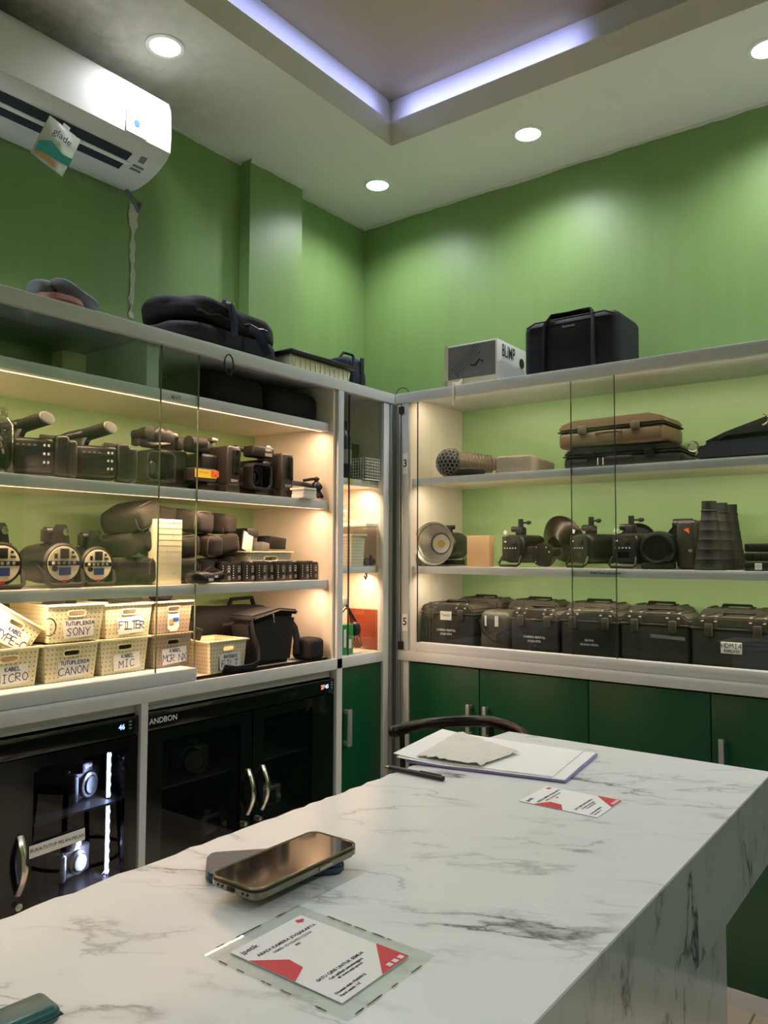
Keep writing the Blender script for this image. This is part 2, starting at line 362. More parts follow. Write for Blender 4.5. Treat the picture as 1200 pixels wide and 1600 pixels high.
MATS['marble_shaded'].node_tree.nodes['Principled BSDF'].inputs['Roughness'].default_value = .1
# perforated basket plastic: small square holes in a grid
def dotted(name, base, hole, pitch=.011):
    m = bpy.data.materials.new(name); m.use_nodes = True; nt = m.node_tree; b = nt.nodes['Principled BSDF']
    tc = nt.nodes.new('ShaderNodeTexCoord'); sp = nt.nodes.new('ShaderNodeSeparateXYZ'); nt.links.new(tc.outputs['Object'], sp.inputs[0])
    def frac(sock, off):
        a = nt.nodes.new('ShaderNodeMath'); a.operation = 'MULTIPLY_ADD'; a.inputs[1].default_value = 1/pitch; a.inputs[2].default_value = off; nt.links.new(sock, a.inputs[0])
        f = nt.nodes.new('ShaderNodeMath'); f.operation = 'FRACT'; nt.links.new(a.outputs[0], f.inputs[0])
        s = nt.nodes.new('ShaderNodeMath'); s.operation = 'SUBTRACT'; s.inputs[1].default_value = .5; nt.links.new(f.outputs[0], s.inputs[0])
        q = nt.nodes.new('ShaderNodeMath'); q.operation = 'ABSOLUTE'; nt.links.new(s.outputs[0], q.inputs[0]); return q
    add = nt.nodes.new('ShaderNodeMath'); add.operation = 'ADD'; nt.links.new(sp.outputs[0], add.inputs[0]); nt.links.new(sp.outputs[1], add.inputs[1])
    fx = frac(add.outputs[0], .5); fz = frac(sp.outputs[2], .5)
    mxx = nt.nodes.new('ShaderNodeMath'); mxx.operation = 'MAXIMUM'; nt.links.new(fx.outputs[0], mxx.inputs[0]); nt.links.new(fz.outputs[0], mxx.inputs[1])
    lt = nt.nodes.new('ShaderNodeMath'); lt.operation = 'LESS_THAN'; lt.inputs[1].default_value = .13; nt.links.new(mxx.outputs[0], lt.inputs[0])
    mx = nt.nodes.new('ShaderNodeMix'); mx.data_type = 'RGBA'; mx.inputs[6].default_value = lin(base)+(1,); mx.inputs[7].default_value = lin(hole)+(1,)
    nt.links.new(lt.outputs[0], mx.inputs[0]); nt.links.new(mx.outputs[2], b.inputs['Base Color']); b.inputs['Roughness'].default_value = .5
    mn = nt.nodes.new('ShaderNodeMath'); mn.operation = 'GREATER_THAN'; mn.inputs[1].default_value = .44; nt.links.new(mxx.outputs[0], mn.inputs[0])
    bp = nt.nodes.new('ShaderNodeBump'); bp.inputs['Strength'].default_value = .4; bp.inputs['Distance'].default_value = -.002; nt.links.new(mn.outputs[0], bp.inputs['Height']); nt.links.new(bp.outputs[0], b.inputs['Normal'])
    MATS[name] = m
dotted('basket_cream', (234, 224, 192), (112, 98, 68)); dotted('basket_brown', (176, 156, 136), (90, 74, 60))
dotted('basket_white', (206, 204, 190), (90, 90, 80))
# floor tiles
m = bpy.data.materials.new('floor_tile'); m.use_nodes = True; nt = m.node_tree; q = nt.nodes['Principled BSDF']
bt = nt.nodes.new('ShaderNodeTexBrick'); bt.offset = 0; bt.inputs['Scale'].default_value = 1; bt.inputs['Brick Width'].default_value = .5; bt.inputs['Row Height'].default_value = .5; bt.inputs['Mortar Size'].default_value = .003
bt.inputs['Color1'].default_value = (.52, .46, .4, 1); bt.inputs['Color2'].default_value = (.55, .49, .43, 1); bt.inputs['Mortar'].default_value = (.2, .18, .16, 1)
tc = nt.nodes.new('ShaderNodeTexCoord'); nt.links.new(tc.outputs['Object'], bt.inputs[0]); nt.links.new(bt.outputs[0], q.inputs['Base Color']); q.inputs['Roughness'].default_value = .15
MATS['floor_tile'] = m

# ------------------------------------------------------------------ setting
struct(B().bb(RX0-.1, RX1+.1, RY0-.1, RY1+.1, -.06, 0).build('floor', 'floor_tile'))
struct(B().bb(RX0-.1, RX0, RY0-.1, RY1+.1, 0, CEIL).build('wall_left', 'wall_green'))
struct(B().bb(RX0, RX1, RY1, RY1+.1, 0, CEIL).build('wall_back', 'wall_green'))
struct(B().bb(RX1, RX1+.1, RY0-.1, RY1+.1, 0, CEIL).build('wall_right', 'wall_green'))
struct(B().bb(RX0, RX1, RY0-.1, RY0, 0, CEIL).build('wall_front', 'wall_green'))
struct(B().bb(RX0, -2.078, 1.935, 2.212, 0, CEIL).build('trim_1', 'wall_green'))
b = B(); ZT = TRAY_Z-.006
b.prism([(RX0-.1, RY0-.1), (RX1+.1, RY0-.1), (RX1+.1, RY1+.1), (RX0-.1, RY1+.1)], CEIL, CEIL+.012, 'xy', holes=[[(TX0-.012, TY0-.012), (TX1+.012, TY0-.012), (TX1+.012, TY1+.012), (TX0-.012, TY1+.012)]])
b.prism([(TX0-.012, TY0-.012), (TX1+.012, TY0-.012), (TX1+.012, TY1+.012), (TX0-.012, TY1+.012)], CEIL, TRAY_Z, 'xy', holes=[[(TX0, TY0), (TX1, TY0), (TX1, TY1), (TX0, TY1)]])
CX = .10; CY = .13
for (x0, x1, y0, y1) in ((TX0-CX-.02, TX0-CX, TY0-CX, TY1+CY), (TX1+CX, TX1+CX+.02, TY0-CX, TY1+CY), (TX0-CX, TX1+CX, TY1+CY, TY1+CY+.02), (TX0-CX, TX1+CX, TY0-CX-.02, TY0-CX)):
    b.bb(x0, x1, y0, y1, CEIL+.01, TRAY_TOP)
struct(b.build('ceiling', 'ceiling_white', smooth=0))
struct(B().bb(TX0-CX-.03, TX1+CX+.03, TY0-CX-.03, TY1+CY+.03, TRAY_TOP, TRAY_TOP+.02).build('ceiling', 'tray_grey'))
# rough plaster bead where the walls meet the ceiling
def bead(name, p, q, inward):
    b = bmesh.new(); N = 90; p = Vector(p); q = Vector(q); n = Vector(inward); rows = []
    for i in range(N+1):
        t = i/N; c = p.lerp(q, t); k = noise.noise(c*9)*.5+noise.noise(c*31)*.5
        h = .007+.009*max(0, k+.25); d = .006+.006*max(0, k)
        rows.append([b.verts.new(c), b.verts.new(c+n*d), b.verts.new(c+n*d*.6+Vector((0, 0, -h*.6))), b.verts.new(c+Vector((0, 0, -h)))])
    for i in range(N):
        for k in range(3): b.faces.new((rows[i][k], rows[i+1][k], rows[i+1][k+1], rows[i][k+1]))
    t = B.__new__(B); t.bm = b; return struct(t.build(name, 'plaster', smooth=0))
bead('trim_2', (RX0, .4, CEIL), (RX0, 1.935, CEIL), (1, 0, 0))
bead('trim_3', (-2.078, 1.935, CEIL), (-2.078, 2.212, CEIL), (1, 0, 0))
bead('trim_4', (RX0, 2.212, CEIL), (RX0, RY1, CEIL), (1, 0, 0))
bead('trim_5', (RX0, RY1, CEIL), (RX1, RY1, CEIL), (0, -1, 0))
# flaked paint and plaster under the air conditioner
b = bmesh.new(); N = 46
prev = None
for i in range(N+1):
    z = 2.32-i*(2.32-1.95)/N; c = 1.478+.010*noise.noise(Vector((0, z*8, 3)))
    w_ = max(.003, .008+.009*noise.noise(Vector((z*30, 1, 2)))+(.008 if z > 2.24 else 0)); c += .004*noise.noise(Vector((1, z*45, 3)))
    row = [b.verts.new((-2.1275+.004*noise.noise(Vector((z*60, k, 0))), c+w_*(k/2-1), z)) for k in range(5)]
    if prev:
        for k in range(4): b.faces.new((prev[k], prev[k+1], row[k+1], row[k]))
    prev = row
t = B.__new__(B); t.bm = b; struct(t.build('trim_6', 'plaster', smooth=0))

# ------------------------------------------------------------------ downlights
places = ['above the air conditioner', 'nearest the room corner', 'right of the corner one', 'cut by the right edge of the picture']
for i, (x, y) in enumerate(LAMPS):
    seen = i < 4
    lab = 'round white ceiling downlight, '+(places[i] if seen else 'behind the camera')
    o = thing('ceiling_downlight', lab, 'light', (x, y, CEIL), 0, 'recessed downlights')
    B().lathe([(.042, -.001), (.043, -.004), (.054, -.0035), (.056, 0), (.05, .0005)], n=40).build('trim_ring', 'white_plastic', o)
    B().lathe([(0, -.0015), (.042, -.0015), (.042, 0), (0, 0)], n=40).build('diffuser', 'lamp_glow', o)
    l = bpy.data.lights.new('downlight', 'SPOT'); l.energy = SPOT_W; l.spot_size = R(150); l.spot_blend = .9; l.color = (.93, .96, 1); l.shadow_soft_size = .042
    lo = bpy.data.objects.new('downlight', l); COL.objects.link(lo); lo.location = (x, y, CEIL-.006)

# ------------------------------------------------------------------ air conditioner
ac = thing('air_conditioner', 'white wall-mounted split air conditioner under the ceiling', 'air conditioner', (RX0, .98, 2.33))
prof = [(-2.129, 2.552), (-1.93, 2.562), (-1.908, 2.555), (-1.9, 2.53), (-1.896, 2.45), (-1.899, 2.402), (-1.912, 2.382), (-1.95, 2.36), (-2.0, 2.342), (-2.05, 2.333), (-2.1, 2.336), (-2.129, 2.352)]
Y0, Y1 = .52, 1.445
b = B(); b.prism(prof, Y0, Y1, 'xz', bevel=.006); b.build('body', 'ac_white', ac, rel=True, smooth=50)
fp = [(-1.93, 2.5625), (-1.9075, 2.556), (-1.898, 2.53), (-1.8935, 2.45), (-1.8965, 2.4), (-1.9, 2.3995), (-1.9, 2.45), (-1.903, 2.53), (-1.912, 2.55), (-1.93, 2.557)]
B().prism(fp, Y0+.004, Y1-.004, 'xz').build('front_panel', 'ac_white', ac, rel=True, smooth=60)
B().prism([(-1.935, 2.3675), (-2.0, 2.343), (-2.0, 2.3405), (-1.934, 2.365)], Y0+.06, 1.335, 'xz').build('air_outlet', 'ac_dark', ac, rel=True)
B().prism([(-1.962, 2.356), (-1.972, 2.352), (-1.973, 2.348), (-1.962, 2.352)], Y0+.06, 1.345, 'xz').build('louver', 'white_plastic', ac, rel=True)
B().prism([(-1.93, 2.372), (-1.95, 2.3615), (-1.95, 2.3595), (-1.93, 2.37)], 1.365, 1.385, 'xz').build('receiver_window', 'print_grey', ac, rel=True)
for k in range(2): B().prism([(-1.962-.014*k, 2.3545-.005*k), (-1.968-.014*k, 2.352-.005*k), (-1.968-.014*k, 2.3505-.005*k), (-1.962-.014*k, 2.353-.005*k)], 1.36, 1.395, 'xz').build('indicator', 'print_grey', ac, rel=True)
st = B().bb(-1.8945, -1.892, 1.285, 1.355, 2.402, 2.475).build('energy_sticker', 'paper', ac, rel=True)
b = B()
for k in range(9):
    a = R(180-k*20); b.box((-1.8918, 1.32+.022*math.cos(a), 2.435+.022*math.sin(a)), (.0008, .006, .006))
b.build('rating_arc', 'cob_yellow', st, rel=True)
B().cyl((-1.8925, 1.32, 2.437), (-1.891, 1.32, 2.437), .010).build('rating_dot', 'blue', st, rel=True)
b = B()
for k in range(4): b.bb(-1.892, -1.8914, 1.29, 1.29+.05-.008*k, 2.408+.006*k, 2.4095+.006*k)
b.build('small_print', 'print_grey', st, rel=True)
dp = B().tube([(-2.085, 1.42, 2.335), (-2.09, 1.45, 2.315), (-2.1, 1.475, 2.29), (-2.11, 1.49, 2.32), (-2.125, 1.50, 2.33)], .006); tag(dp.build('drain_hose', 'grey_fabric'), 'short grey drain hose curling under the air conditioner end', 'hose')
# freshener sachet
fr = thing('air_freshener', 'foil air freshener sachet hanging from the air conditioner outlet', 'air freshener', (-1.935, 1.098, 2.287), 0, rot=(R(14), R(18), R(90)))
b = bmesh.new(); G = 12; vs = []
for i in range(G+1):
    for j in range(G+1):
        u, v = i/G-.5, j/G-.5; puff = .009*(1-(2*u)**2)*(1-(2*v)**2)
        vs.append(b.verts.new((u*.095, -puff+.003*noise.noise(Vector((u*6, v*6, 2)))-.006, v*.115)))
for i in range(G):
    for j in range(G): b.faces.new((vs[i*(G+1)+j], vs[(i+1)*(G+1)+j], vs[(i+1)*(G+1)+j+1], vs[i*(G+1)+j+1]))
ex = bmesh.ops.extrude_face_region(b, geom=list(b.faces)); bmesh.ops.translate(b, vec=(0, .004, 0), verts=[g for g in ex['geom'] if isinstance(g, bmesh.types.BMVert)])
t = B.__new__(B); t.bm = b
mat('foil', (206, 208, 204), .25, .35, var=.1)
B.build(t, 'pouch', 'foil', fr)
tilt = R(-22)
for c in list(fr.children): c.rotation_euler = (0, 0, 0)
B().prism([(-.046, -.02), (-.02, 0), (.02, -.012), (.046, -.005), (.046, -.03), (.0, -.035), (-.046, -.045)], -.018, -.0165).build('teal_wave', 'teal_print', fr)
B().prism([(-.046, -.047), (-.01, -.037), (.01, -.045), (.02, -.055), (-.044, -.055)], -.0165, -.015).build('tan_wave', 'tan_print', fr)
text('glade', .026, (0, -.0178, .026), 'ink_black', fr, 'brand_print')
B().box((.0, -.005, .06), (.02, .004, .012)).build('clip', 'white_plastic', fr)

# ------------------------------------------------------------------ cabinets
XF, XB, YF, TOP = -1.674, -2.06, 2.282, 1.785
SZ = [1.636, 1.378, 1.1175]; BASE = .862
Y0 = -.4
lc = thing('display_cabinet', 'long grey and green display cabinet along the left wall', 'cabinet', (XF, .8, 0))
P = lambda bld, name, m, par=lc, **k: bld.build(name, m, par, rel=True, **k)
P(B().bb(RX0+.002, XF-.004, Y0, YF, TOP-.018, TOP-.001, .001), 'top_board', 'laminate_grey')
P(B().bb(XF-.022, XF, Y0, YF, TOP-.038, TOP-.001, .002), 'fascia', 'laminate_grey')
P(B().bb(XB-.012, XB, Y0, 1.955, .05, TOP-.018), 'back_panel', 'laminate_green')
P(B().bb(XB, XF-.012, 1.955, 1.966, BASE-.036, TOP-.019), 'side_panel', 'laminate_cream')
P(B().bb(XF-.03, XF, 1.9672, 1.9955, 0, TOP-.039, .002), 'end_post', 'laminate_grey')
for z in SZ:
    s_ = P(B().bb(XB, XF-.034, Y0, 1.955, z-.018, z-.001), 'shelf', 'laminate_cream')
    P(B().bb(XF-.05, XF-.03, Y0, 1.955, z-.028, z-.0008, .001), 'shelf_edge', 'laminate_grey', s_)
    P(B().bb(XF-.058, XF-.0505, Y0+.1, 1.94, z-.0285, z-.0185), 'led_strip', 'led_warm', s_)
    area_light('shelf_light', (XF-.055, (Y0+1.95)/2, z-.0295), 2.3, .008, (1, .64, .40), LED_L, (-.2, 0, -1), (0, 1, 0), 175)
P(B().bb(XB, XF-.034, 1.245, 1.262, SZ[0], TOP-.019), 'divider', 'laminate_grey')
P(B().bb(XF-.05, XF-.032, 1.235, 1.272, SZ[0], TOP-.03), 'divider_post', 'laminate_grey')
P(B().bb(XB, XF-.03, Y0, 1.955, BASE-.02, BASE-.0008), 'base_board', 'laminate_cream')
P(B().bb(XF-.03, XF, Y0, 1.9955, BASE-.036, BASE-.001, .002), 'base_rail', 'laminate_grey')
P(B().bb(XF-.34, XF-.006, Y0, 1.395, BASE, .8945, .001), 'door_track', 'laminate_grey')
P(B().bb(XF-.06, XF-.005, 1.396, 1.95, BASE-.02, BASE-.0008).bb(XF-.03, XF-.026, 1.396, 1.95, BASE-.02, BASE+.003), 'track_groove', 'dark_metal')
P(B().bb(XF-.04, XF-.03, Y0, 1.967, .80, BASE-.036), 'apron', 'laminate_grey')
P(B().bb(XF-.03, XF-.002, 1.219, 1.239, 0, BASE-.036), 'mid_post', 'laminate_grey')
P(B().bb(XF-.018, XF-.013, Y0+.02, 1.268, .893, TOP-.036), 'glass_door', 'door_glass', smooth=0)
P(B().bb(XF-.030, XF-.025, .42, 1.402, .893, TOP-.036), 'glass_door', 'door_glass', smooth=0)
for (xa, yb) in ((XF-.018, 1.268), (XF-.030, 1.402)):
    P(B().bb(xa-.0005, xa+.0055, yb, yb+.0010, .893, TOP-.036), 'glass_edge', 'glass_edge', smooth=0)
hand('WHY', .012, 0, 0, 0, 'ink_black', lc, .001, M4=Matrix.Translation(Vector((XF-.0285+.004, 1.325, 1.618))-lc.location) @ Matrix.Rotation(PI/2, 4, 'Z')).name = 'pen_mark'

cc = thing('corner_cabinet', 'narrow glazed corner cabinet with a green lower door', 'cabinet', (XF, 2.12, 0))
P = lambda bld, name, m, par=cc, **k: bld.build(name, m, par, rel=True, **k)
P(B().bb(XB, XF-.031, 2.240, 2.252, .05, TOP-.020), 'side_panel', 'laminate_cream')
P(B().bb(XB-.01, XB, 1.970, 2.24, .05, TOP-.020), 'back_panel', 'laminate_cream')
P(B().bb(XB, XF-.032, 1.9685, 1.973, .05, TOP-.020), 'side_panel', 'laminate_cream')
P(B().bb(XF-.03, XF-.004, 2.222, 2.252, 0, TOP-.040, .002), 'post', 'laminate_grey')
b = B()
for k in range(3): b.bb(XF-.03, XF-.006+.002*(k % 2), 2.253+.010*k, 2.261+.010*k, 0, TOP-.0384, .002)
P(b, 'corner_channel', 'alu')
for z, w_ in ((1.462, .022), (1.16, .022)):
    s_ = P(B().bb(XB, XF-.036, 1.973, 2.239, z-w_, z-.001), 'shelf', 'laminate_cream')
    P(B().bb(XF-.05, XF-.035, 1.996, 2.238, z-w_-.002, z-.0008, .001), 'shelf_edge', 'laminate_grey', s_)
    area_light('shelf_light', (XF-.08, 2.11, z-w_-.006), .22, .008, (1, .68, .42), LED_L*.13, (-.2, 0, -1), (0, 1, 0), 170)
P(B().bb(XB, XF-.03, 1.973, 2.239, BASE-.02, BASE-.0008), 'base_board', 'laminate_cream')
P(B().bb(XF-.034, XF-.004, 1.997, 2.221, BASE-.036, BASE-.001, .001), 'base_rail', 'laminate_grey')
d_ = P(B().bb(XF-.03, XF-.012, 1.998, 2.220, .06, BASE-.037, .001), 'lower_door', 'door_green')
P(B().bb(XF-.012, XF+.012, 2.016, 2.026, .675, .688, .001).bb(XF-.012, XF+.012, 2.016, 2.026, .572, .585, .001).bb(XF+.008, XF+.016, 2.012, 2.030, .57, .69, .002), 'handle', 'alu', d_)
P(B().bb(XF-.03, XF-.02, 1.998, 2.22, .0, .058), 'plinth', 'laminate_grey')
P(B().bb(XF-.020, XF-.015, 2.045, 2.221, BASE+.001, TOP-.041), 'glass_door', 'door_glass', smooth=0)
P(B().bb(XF-.0206, XF-.0144, 2.0425, 2.045, BASE+.001, TOP-.041), 'glass_edge', 'grey_plastic', smooth=0)
tk = B().bb(XF-.0335, XF-.0325, 2.055, 2.085, 1.447, 1.459); P(tk, 'price_label', 'yellow')

X1 = .9
rc = thing('display_cabinet', 'wide glazed display cabinet with green doors on the back wall', 'cabinet', (-.4, YF, 0))
P = lambda bld, name, m, par=rc, **k: bld.build(name, m, par, rel=True, **k)
P(B().bb(XF+.001, X1, YF+.004, RY1-.002, TOP-.018, TOP-.001, .001), 'top_board', 'laminate_grey')
P(B().bb(XF+.001, X1, YF, YF+.022, TOP-.038, TOP-.001, .002), 'fascia', 'laminate_grey')
P(B().bb(-1.616, X1, RY1-.014, RY1-.002, .05, TOP-.018), 'back_panel', 'laminate_green')
P(B().bb(-1.628, -1.616, YF+.018, RY1-.014, .05, TOP-.018), 'side_panel', 'laminate_cream')
P(B().bb(X1-.012, X1, YF+.018, RY1-.014, .05, TOP-.018), 'side_panel', 'laminate_cream')
P(B().bb(-1.64, -1.616, YF+.004, YF+.018, BASE, TOP-.038, .001), 'front_post', 'laminate_grey')
b = B()
for k in range(3): b.bb(XF+.002+.011*k, XF+.011+.011*k, YF+.006-.002*(k % 2), YF+.03, 0, TOP-.0384, .002)
b.bb(XF-.03, XF+.002, YF+.012, YF+.03, 0, TOP-.0384)
P(b, 'corner_channel', 'alu')
RS = [1.475, 1.16]
for z in RS:
    s_ = P(B().bb(-1.616, X1-.012, YF+.036, RY1-.014, z-.018, z-.001), 'shelf', 'laminate_cream')
    P(B().bb(-1.616, X1-.012, YF+.03, YF+.05, z-.026, z-.0008, .001), 'shelf_edge', 'laminate_grey', s_)
for z in (TOP-.018, RS[0]-.018, RS[1]-.018):
    P(B().bb(-1.606, X1-.05, YF+.051, YF+.058, z-.0045, z-.0005), 'led_strip', 'led_warm')
    area_light('shelf_light', ((X1-1.65)/2, YF+.056, z-.006), 2.4, .008, (1, .83, .62), LED_R, (0, .35, -1), (1, 0, 0), 170)
P(B().bb(-1.616, X1-.012, YF+.03, RY1-.014, BASE-.02, BASE-.0008), 'base_board', 'laminate_cream')
P(B().bb(-1.66, X1, YF, YF+.03, BASE-.036, BASE-.001, .002), 'base_rail', 'laminate_grey')
P(B().bb(-1.585, X1-.02, YF+.006, YF+.045, BASE, .892, .001).bb(-1.585, X1-.02, YF+.003, YF+.006, BASE, .872), 'door_track', 'laminate_grey')
P(B().bb(-1.583, -.862, YF+.013, YF+.018, .893, TOP-.036), 'glass_door', 'door_glass', smooth=0)
P(B().bb(-1.006, .2, YF+.025, YF+.030, .893, TOP-.036), 'glass_door', 'door_glass', smooth=0)
for (xb, ya) in ((-1.5844, YF+.013), (-.862, YF+.013), (-1.0074, YF+.025)):
    P(B().bb(xb, xb+.0014, ya-.0005, ya+.0055, .893, TOP-.036), 'glass_edge', 'grey_plastic', smooth=0)
P(B().bb(-1.64, -1.616, YF+.008, YF+.02, .05, BASE-.037), 'lower_post', 'laminate_grey')
seams = [-1.614, -1.331, -.952, -.598, -.24, .12, .48, .86]
for i in range(7):
    a, c = seams[i]+.0015, seams[i+1]-.0015
    d_ = P(B().bb(a, c, YF+.012, YF+.028, .045, BASE-.042, .001), 'lower_door', 'door_green')
    hx = c-.03 if i in (0, 2, 4) else a+.03
    if i == 2: hx = None
    if hx: P(B().bb(hx-.004, hx+.004, YF-.012, YF+.012, .69, .70).bb(hx-.004, hx+.004, YF-.012, YF+.012, .60, .61).bb(hx-.007, hx+.007, YF-.016, YF-.009, .595, .705, .002), 'handle', 'alu', d_)
P(B().bb(-1.64, X1, YF+.028, YF+.04, 0, .8), 'inner_frame', 'dark_metal')
P(B().bb(-1.64, X1, YF+.008, YF+.02, 0, .044), 'plinth', 'laminate_grey')
P(B().bb(-1.640, -1.618, YF+.0025, YF+.004, 1.49, 1.565), 'number_card', 'paper'); 
t = text('3', .038, Vector((-1.629, YF+.0018, 1.527))-rc.location, 'ink_black', rc, 'number_three', bold=.0006)
P(B().bb(-1.640, -1.618, YF+.0025, YF+.004, .93, .99), 'number_card', 'paper')
t = text('5', .038, Vector((-1.629, YF+.0018, .962))-rc.location, 'ink_black', rc, 'number_five', bold=.0006)
P(B().bb(-1.655, -1.635, YF-.002, YF+.01, BASE+.003, BASE+.03), 'stopper', 'black_plastic')
P(B().bb(-1.655, -1.635, YF-.002, YF+.01, 1.71, 1.735), 'hinge', 'black_plastic')
text('Buka/Tutup pelan-pelan', .010, Vector((-.90, YF+.0285, 1.147))-rc.location, 'ink_black', rc, 'shelf_note', bold=.0002)
tag(B().tube([(-1.655+.028*math.cos(R(a))+.0, YF+.02, TOP+.0015+.022*math.sin(R(a))) for a in range(0, 181, 15)], .0015).build('cable_loop', 'black_rubber'), 'thin black cable looping up at the corner of the cabinet tops', 'cable')

# placing helpers: front of a thing faces the room (local -Y)
def LS(y, back, z): return (XF-back, y, z)      # on a left cabinet shelf, use rz = 90 degrees
LZ = PI/2
def RSx(x, back, z): return (x, YF+back, z)

# ------------------------------------------------------------------ dry cabinets under the left ledge
def dry(label, y0, y1, split, handles, knobs, logo, disp, glass_y):
    o = thing('dry_cabinet', label, 'cabinet', (XF-.02, (y0+y1)/2, .0))
    P = lambda bld, name, m, par=o, **k: bld.build(name, m, par, rel=True, **k)
    x1, x0, z0, z1 = XF-.022, XF-.36, .04, .796
    P(B().bb(x0, x1, y0, y0+.012, z0, z1).bb(x0, x1, y1-.012, y1, z0, z1).bb(x0, x1, y0, y1, z1-.03, z1).bb(x0, x1, y0, y1, z0, z0+.03).bb(x0, x0+.01, y0, y1, z0, z1), 'carcass', 'black_gloss', smooth=0)
    P(B().bb(x1, x1+.012, y0, y1, z1-.045, z1, .002), 'top_panel', 'black_gloss')
    P(B().bb(x0+.01, x1-.015, y0+.012, y1-.012, .585, .591), 'shelf', 'grey_plastic')
    P(B().bb(x0+.01, x1-.015, y0+.012, y1-.012, .40, .406), 'shelf', 'grey_plastic')
    for (a, c, g0, g1) in split:
        fr_ = P(B().prism([(a, z0), (c, z0), (c, z1-.047), (a, z1-.047)], x1, x1+.014, 'yz', holes=[[(g0, z0+.06), (g1, z0+.06), (g1, z1-.075), (g0, z1-.075)]]), 'door', 'black_gloss', smooth=0)
        P(B().bb(x1+.004, x1+.008, g0-.002, g1+.002, z0+.058, z1-.073), 'pane', 'dark_glass', fr_, smooth=0)
    for hy in handles:
        pts = [(x1+.014+.024*math.sin(PI*k/12)+.002, hy+.004*math.cos(k), .46+.125*k/12) for k in range(13)]
        pts = [(p[0], hy, p[2]) for p in pts]
        P(B().tube(pts, .010, n=12, flat=(.8, .45)), 'handle', 'chrome')
    for hy in knobs: P(B().cyl((x1+.012, hy, .436), (x1+.024, hy, .436), .008).cyl((x1+.024, hy, .436), (x1+.027, hy, .436), .004), 'lock', 'chrome')
    if logo is not None: text('ANDBON', .020, (0, 0, 0), 'print_white', o, 'maker_name', bold=.0001, mat4=Matrix.Translation(Vector((x1+.0135, logo, z1-.022))-o.location) @ Matrix.Rotation(PI/2, 4, 'Z') @ Matrix.Rotation(PI/2, 4, 'X'))
    dm = P(B().bb(x1+.011, x1+.013, disp-.028, disp+.018, z1-.032, z1-.010), 'display', 'screen_black')
    for s_, mm, off in ((('27', 'digit_red', -.016), ('45', 'digit_blue', .003)) if logo is not None else (('46', 'digit_blue', .003),)):
        text(s_, .017, (0, 0, 0), mm, dm, 'digits', bold=.0004, mat4=Matrix.Translation(Vector((x1+.0135, disp+off, z1-.021))-o.location) @ Matrix.Rotation(PI/2, 4, 'Z') @ Matrix.Rotation(PI/2, 4, 'X'))
    for k in range(3): P(B().bb(x1+.011, x1+.0128, disp+.024, disp+.032, z1-.013-.008*k, z1-.009-.008*k), 'button', 'print_grey')
    return o
d1 = dry('black glass-fronted dry cabinet with a lit white strip and camera inside', .14, 1.218, [(.145, .862, .2, .8), (.866, 1.214, .945, 1.180)], [.916], [.914], None, 1.165, None)
d2 = dry('wide black dry cabinet with two curved chrome handles', 1.241, 1.966, [(1.245, 1.602, 1.29, 1.56), (1.606, 1.962, 1.65, 1.86)], [1.588, 1.645], [1.575, 1.632], 1.292, 1.925, None)
P = lambda bld, name, m, par=d1, **k: bld.build(name, m, par, rel=True, **k)
for (za, zb) in ((.594, .715), (.408, .578)):
    st = P(B().bb(XF-.075, XF-.070, 1.172, 1.182, za, zb), 'light_strip', 'white_plastic')
    b = B(); n = int((zb-za)/.024)
    P(B().cyl((XF-.066, 1.176, za), (XF-.066, 1.176, zb), .0013, n=8), 'glow_line', 'led_white', st)
    for k in range(n+1): b.ball((XF-.066, 1.176, za+.008+k*.024), (.003, .0036, .0065), 10)
    P(b, 'led_dot', 'led_white', st)
    area_light('strip_light', (XF-.068, 1.172, (za+zb)/2), zb-za, .006, (.55, .65, 1), .4, (-.6, -1, 0), (0, 0, 1), 170)
nt_ = P(B().box((XF-.0055, 1.005, .545), (.0008, .135, .027), rot=(R(2), 0, 0)), 'note', 'paper')
text('BUKA/TUTUP PELAN-PELAN', .0105, (0, 0, 0), 'ink_black', nt_, 'lettering', bold=.0001, mat4=Matrix.Translation(Vector((XF-.0048, 1.005, .545))-d1.location) @ Matrix.Rotation(PI/2, 4, 'Z') @ Matrix.Rotation(PI/2, 4, 'X'))

